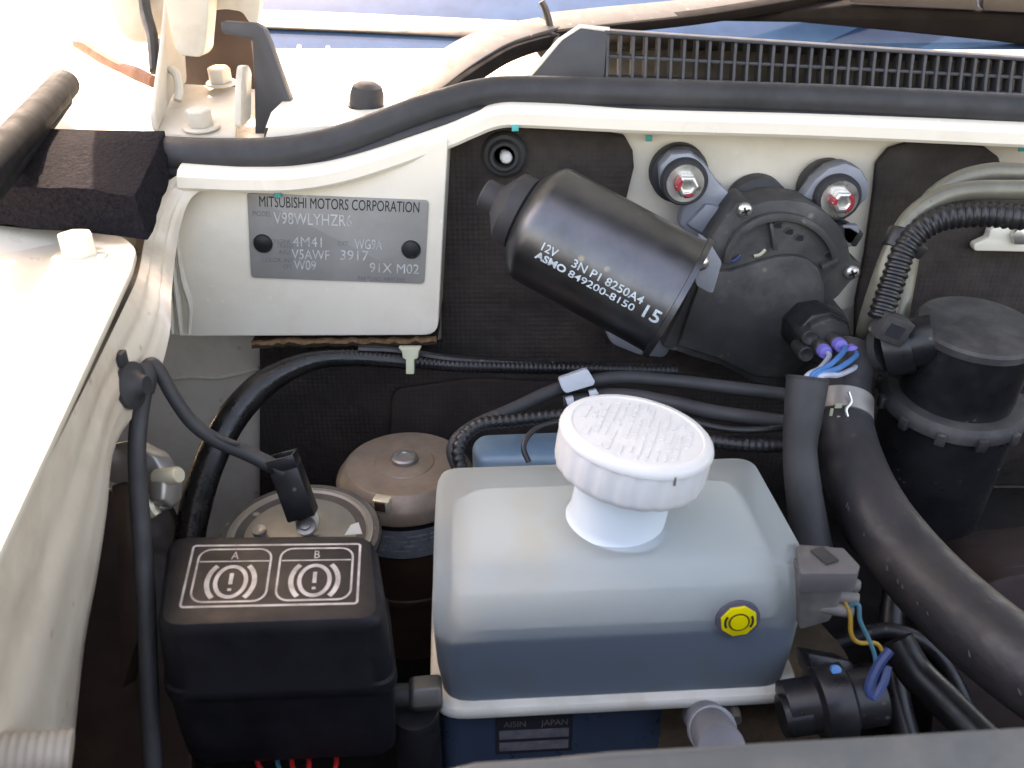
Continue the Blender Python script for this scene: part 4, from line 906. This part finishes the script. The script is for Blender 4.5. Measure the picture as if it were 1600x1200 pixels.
for a0 in (-30, 150):
    ring = []
    for i in range(8):
        a = math.radians(a0+60*i/7); d = fx*math.cos(a)+fy*math.sin(a)
        ring.append([yo+d*5.0+fz*1.9, yo+d*5.9+fz*1.9, yo+d*5.9+fz*2.15, yo+d*5.0+fz*2.15])
    MB().loft(ring).build('arc_slot', INK, bt)

# ================================================================== LOWER RIGHT AND FOREGROUND
gcn = thing('grey_connector', 'grey ribbed wiring connector at the right side of the reservoir', 'connector', PT(1295, 920, 350))
q = [PZ(x, y, 284) for x, y in ((1244, 852), (1318, 856), (1344, 884), (1340, 896), (1250, 896))]
MB().prism(rounded(q, 1), V((0, 0, -9))).build('upper_shell', GREYP, gcn, bevel=.8)
q = [PY(x, y, 262) for x, y in ((1246, 890), (1318, 894), (1322, 912), (1310, 950), (1296, 972), (1250, 985))]
MB().prism(q, V((0, 16, 0))).build('lower_shell', GREYP, gcn, bevel=1)
for x, y in ((1322, 912), (1320, 932), (1312, 952)):
    MB().lathe([(2.8, -10), (2.8, 4), (2.2, 5), (.01, 5)], PT(x, y, 345), V((1, -.15, -.1)), 14).build('wire_port', GREYP, gcn)
MB().box(PZ(1288, 868, 284.6), 6, 9, 1, V((.9, .4, 0)).normalized(), V((-.4, .9, 0)).normalized()).build('latch', BLACKM, gcn, bevel=.3)
for nm, lab, pts, r, mt in (('wire', 'yellow wire looping from the grey connector', ((1318, 936, 344), (1328, 960, 342), (1330, 990, 342), (1342, 1004, 343), (1370, 1006, 344), (1384, 1030, 345)), .9, WYEL),
        ('wire', 'teal wire dropping from the grey connector', ((1316, 950, 344), (1340, 944, 342), (1344, 970, 342), (1358, 1000, 343), (1368, 1030, 344), (1366, 1060, 345)), .9, WTEAL),
        ('wire', 'blue taped wire loop below the yellow wire', ((1390, 1016, 344), (1372, 1040, 343), (1358, 1074, 342), (1364, 1090, 342), (1380, 1066, 343), (1386, 1040, 344)), 2.0, WNAVY)):
    tag(MB().tube([PT(*p) for p in pts], r, 8).build('loose_wire', mt), lab, 'wire', 'loose wires at the right of the reservoir')
ls = thing('level_sensor', 'black cylindrical sensor under the grey connector', 'sensor', PT(1300, 1090, 352))
oa, obb = PT(1225, 1108, 352), PT(1345, 1088, 352)
MB().lathe([(11, 0), (11, 12), (15.6, 13), (16, 18), (16, 24), (12, 26), (12, 38)], oa, obb-oa, 32).build('body', BLACK, ls, bevel=.4)
MB().lathe([(8.2, 0), (8.2, 10.4)], oa+V((-2, -3.4, 0)), obb-oa, 28).build('shiny_sleeve', BLACK, ls)
MB().prism([PT(x, y, 350) for x, y in ((1262, 1020), (1330, 1032), (1348, 1060), (1270, 1056))], V((0, 14, -10))).build('cover', BLACK, ls, bevel=1.5)
MB().lathe([(2, 0), (2, 2), (.01, 2.2)], PT(1304, 1046, 346), V((0, -.8, .6)), 12).build('blue_plug', WBLUE, ls)
mf = thing('hydraulic_fitting', 'grey steel hydraulic fitting between relay box and reservoir', 'fitting', PT(655, 1085, 352))
MB().lathe([(6, 0), (7.2, 1.5), (7.2, 12), (6, 13)], PT(640, 1085, 352), V((1, .1, 0)), 6).build('hex_body', mk('dark_steel', (.12, .115, .11), .45, metal=.7, var=.2, dust=.4, dcol=(.08, .06, .05)), mf, bevel=.8)
MB().lathe([(4.6, -16), (4.6, 1)], PT(640, 1085, 352), V((1, .1, 0)), 20).build('thread', BLACKM, mf)
MB().lathe([(9, 0), (9.6, 1), (9.6, 60)], PT(648, 1110, 354), V((0, .1, -1)), 28).build('post', BLACK, mf)
tbp = thing('return_pipe', 'silver return pipe stub under the reservoir', 'pipe', PT(1115, 1130, 350))
a, b = PT(1072, 1120, 366), PT(1128, 1168, 318)
MB().tube([PT(1082, 1098, 392), PT(1096, 1116, 372), PT(1108, 1134, 350), b], [7.5, 8, 8.4, 8.4], 24).build('pipe', mk('dull_pipe', (.22, .225, .25), .5, metal=.5, var=.15), tbp)
MB().lathe([(8.4, -2), (9.6, -1), (9.6, 2), (8.4, 3)], PT(1112, 1140, 346), b-a, 28).build('bead', ALU, tbp)
MB().tube([PT(1080, 1110, 376), PT(1112, 1100, 372), PT(1144, 1108, 366), PT(1150, 1126, 360)], 2.4, 10).build('clamp_wire', STEEL, tbp)
cst = thing('pump_casting', 'dark rough metal casting below the reservoir', 'casting', PT(1000, 1150, 390))
rings = []
for z, f in ((205, .8), (198, 1), (170, 1.05), (110, 1.1)):
    rings.append(rounded([V((x*f+70, y, z)) for x, y in ((-90, 262), (70, 268), (86, 300), (70, 350), (-90, 350))], 10))
MB().loft(rings).build('body', mk('rough_casting', (.05, .036, .024), .7, metal=.3, var=.4, dust=.7, dcol=(.16, .10, .06), bump=.8, bs=200), cst)
eb = thing('engine_cover', 'dull reddish brown casting low behind the big hose', 'casting', PT(1560, 1000, 430))
MB().prism(rounded([PT(x, y, 430) for x, y in ((1470, 960), (1560, 900), (1760, 880), (1760, 1300), (1440, 1300))], 10), V((0, 60, -20))).build('body', REDB, eb, bevel=4)
simple('thin_hose', 'thin grey hose at the right edge under the canister', 'hose', ((1490, 960, 440), (1520, 925, 440), (1560, 902, 440), (1640, 890, 440)), 4.5, RUBBER)
bl_ = thing('engine_mass', 'near-black castings deep in the engine bay', 'casting', V((200, 380, 60)))
rings = [rounded([V((x, y, z)) for x, y in ((-40, 350+d), (420, 350+d), (420, 480), (-40, 480))], 20) for z, d in ((40, -20), (140, 0), (170, 20))]
MB().loft(rings).build('body', DARK, bl_, bevel=4)
for lab, pts, r in (('dark hose stub crossing below the big hose', ((1400, 1000, 400), (1430, 1050, 395), (1480, 1100, 385), (1560, 1180, 370), (1640, 1260, 360)), 8),
                    ('dark metal line running along the back of the lower right gap', ((1290, 1010, 430), (1380, 985, 432), (1450, 1010, 430), (1500, 1080, 425), (1540, 1200, 415)), 4),
                    ('dark vertical pipe behind the grey connector', ((1395, 830, 455), (1400, 900, 450), (1392, 980, 440), (1400, 1080, 425), (1430, 1200, 410)), 6)):
    simple('bay_pipe', lab, 'pipe', pts, r, BLACK)
fbz = thing('front_bar', 'smooth grey bar in the foreground at the bottom right', 'bar', PT(1200, 1180, 215))
q = [PT(740, 1180, 215), PT(860, 1172, 215), PT(950, 1163, 215), PT(1300, 1143, 215), PT(1750, 1116, 215), PT(1760, 1420, 190), PT(660, 1420, 190), PT(660, 1200, 214)]
MB().prism(q, V((0, -18, -16))).build('bar', BAR, fbz, bevel=3, segs=4)
rt = thing('ribbed_rod', 'pale ribbed rod end in the lower left corner', 'rod', PT(60, 1175, 262))
a, b = PT(-120, 1186, 225), PT(112, 1172, 236)
MB().corr([a, a.lerp(b, .5), b], 5.6, 2.2, 24, .07).build('rod', mk('dull_beige_rod', (.36, .31, .26), .6, dust=.5), rt)
print('objects', len(C.objects))
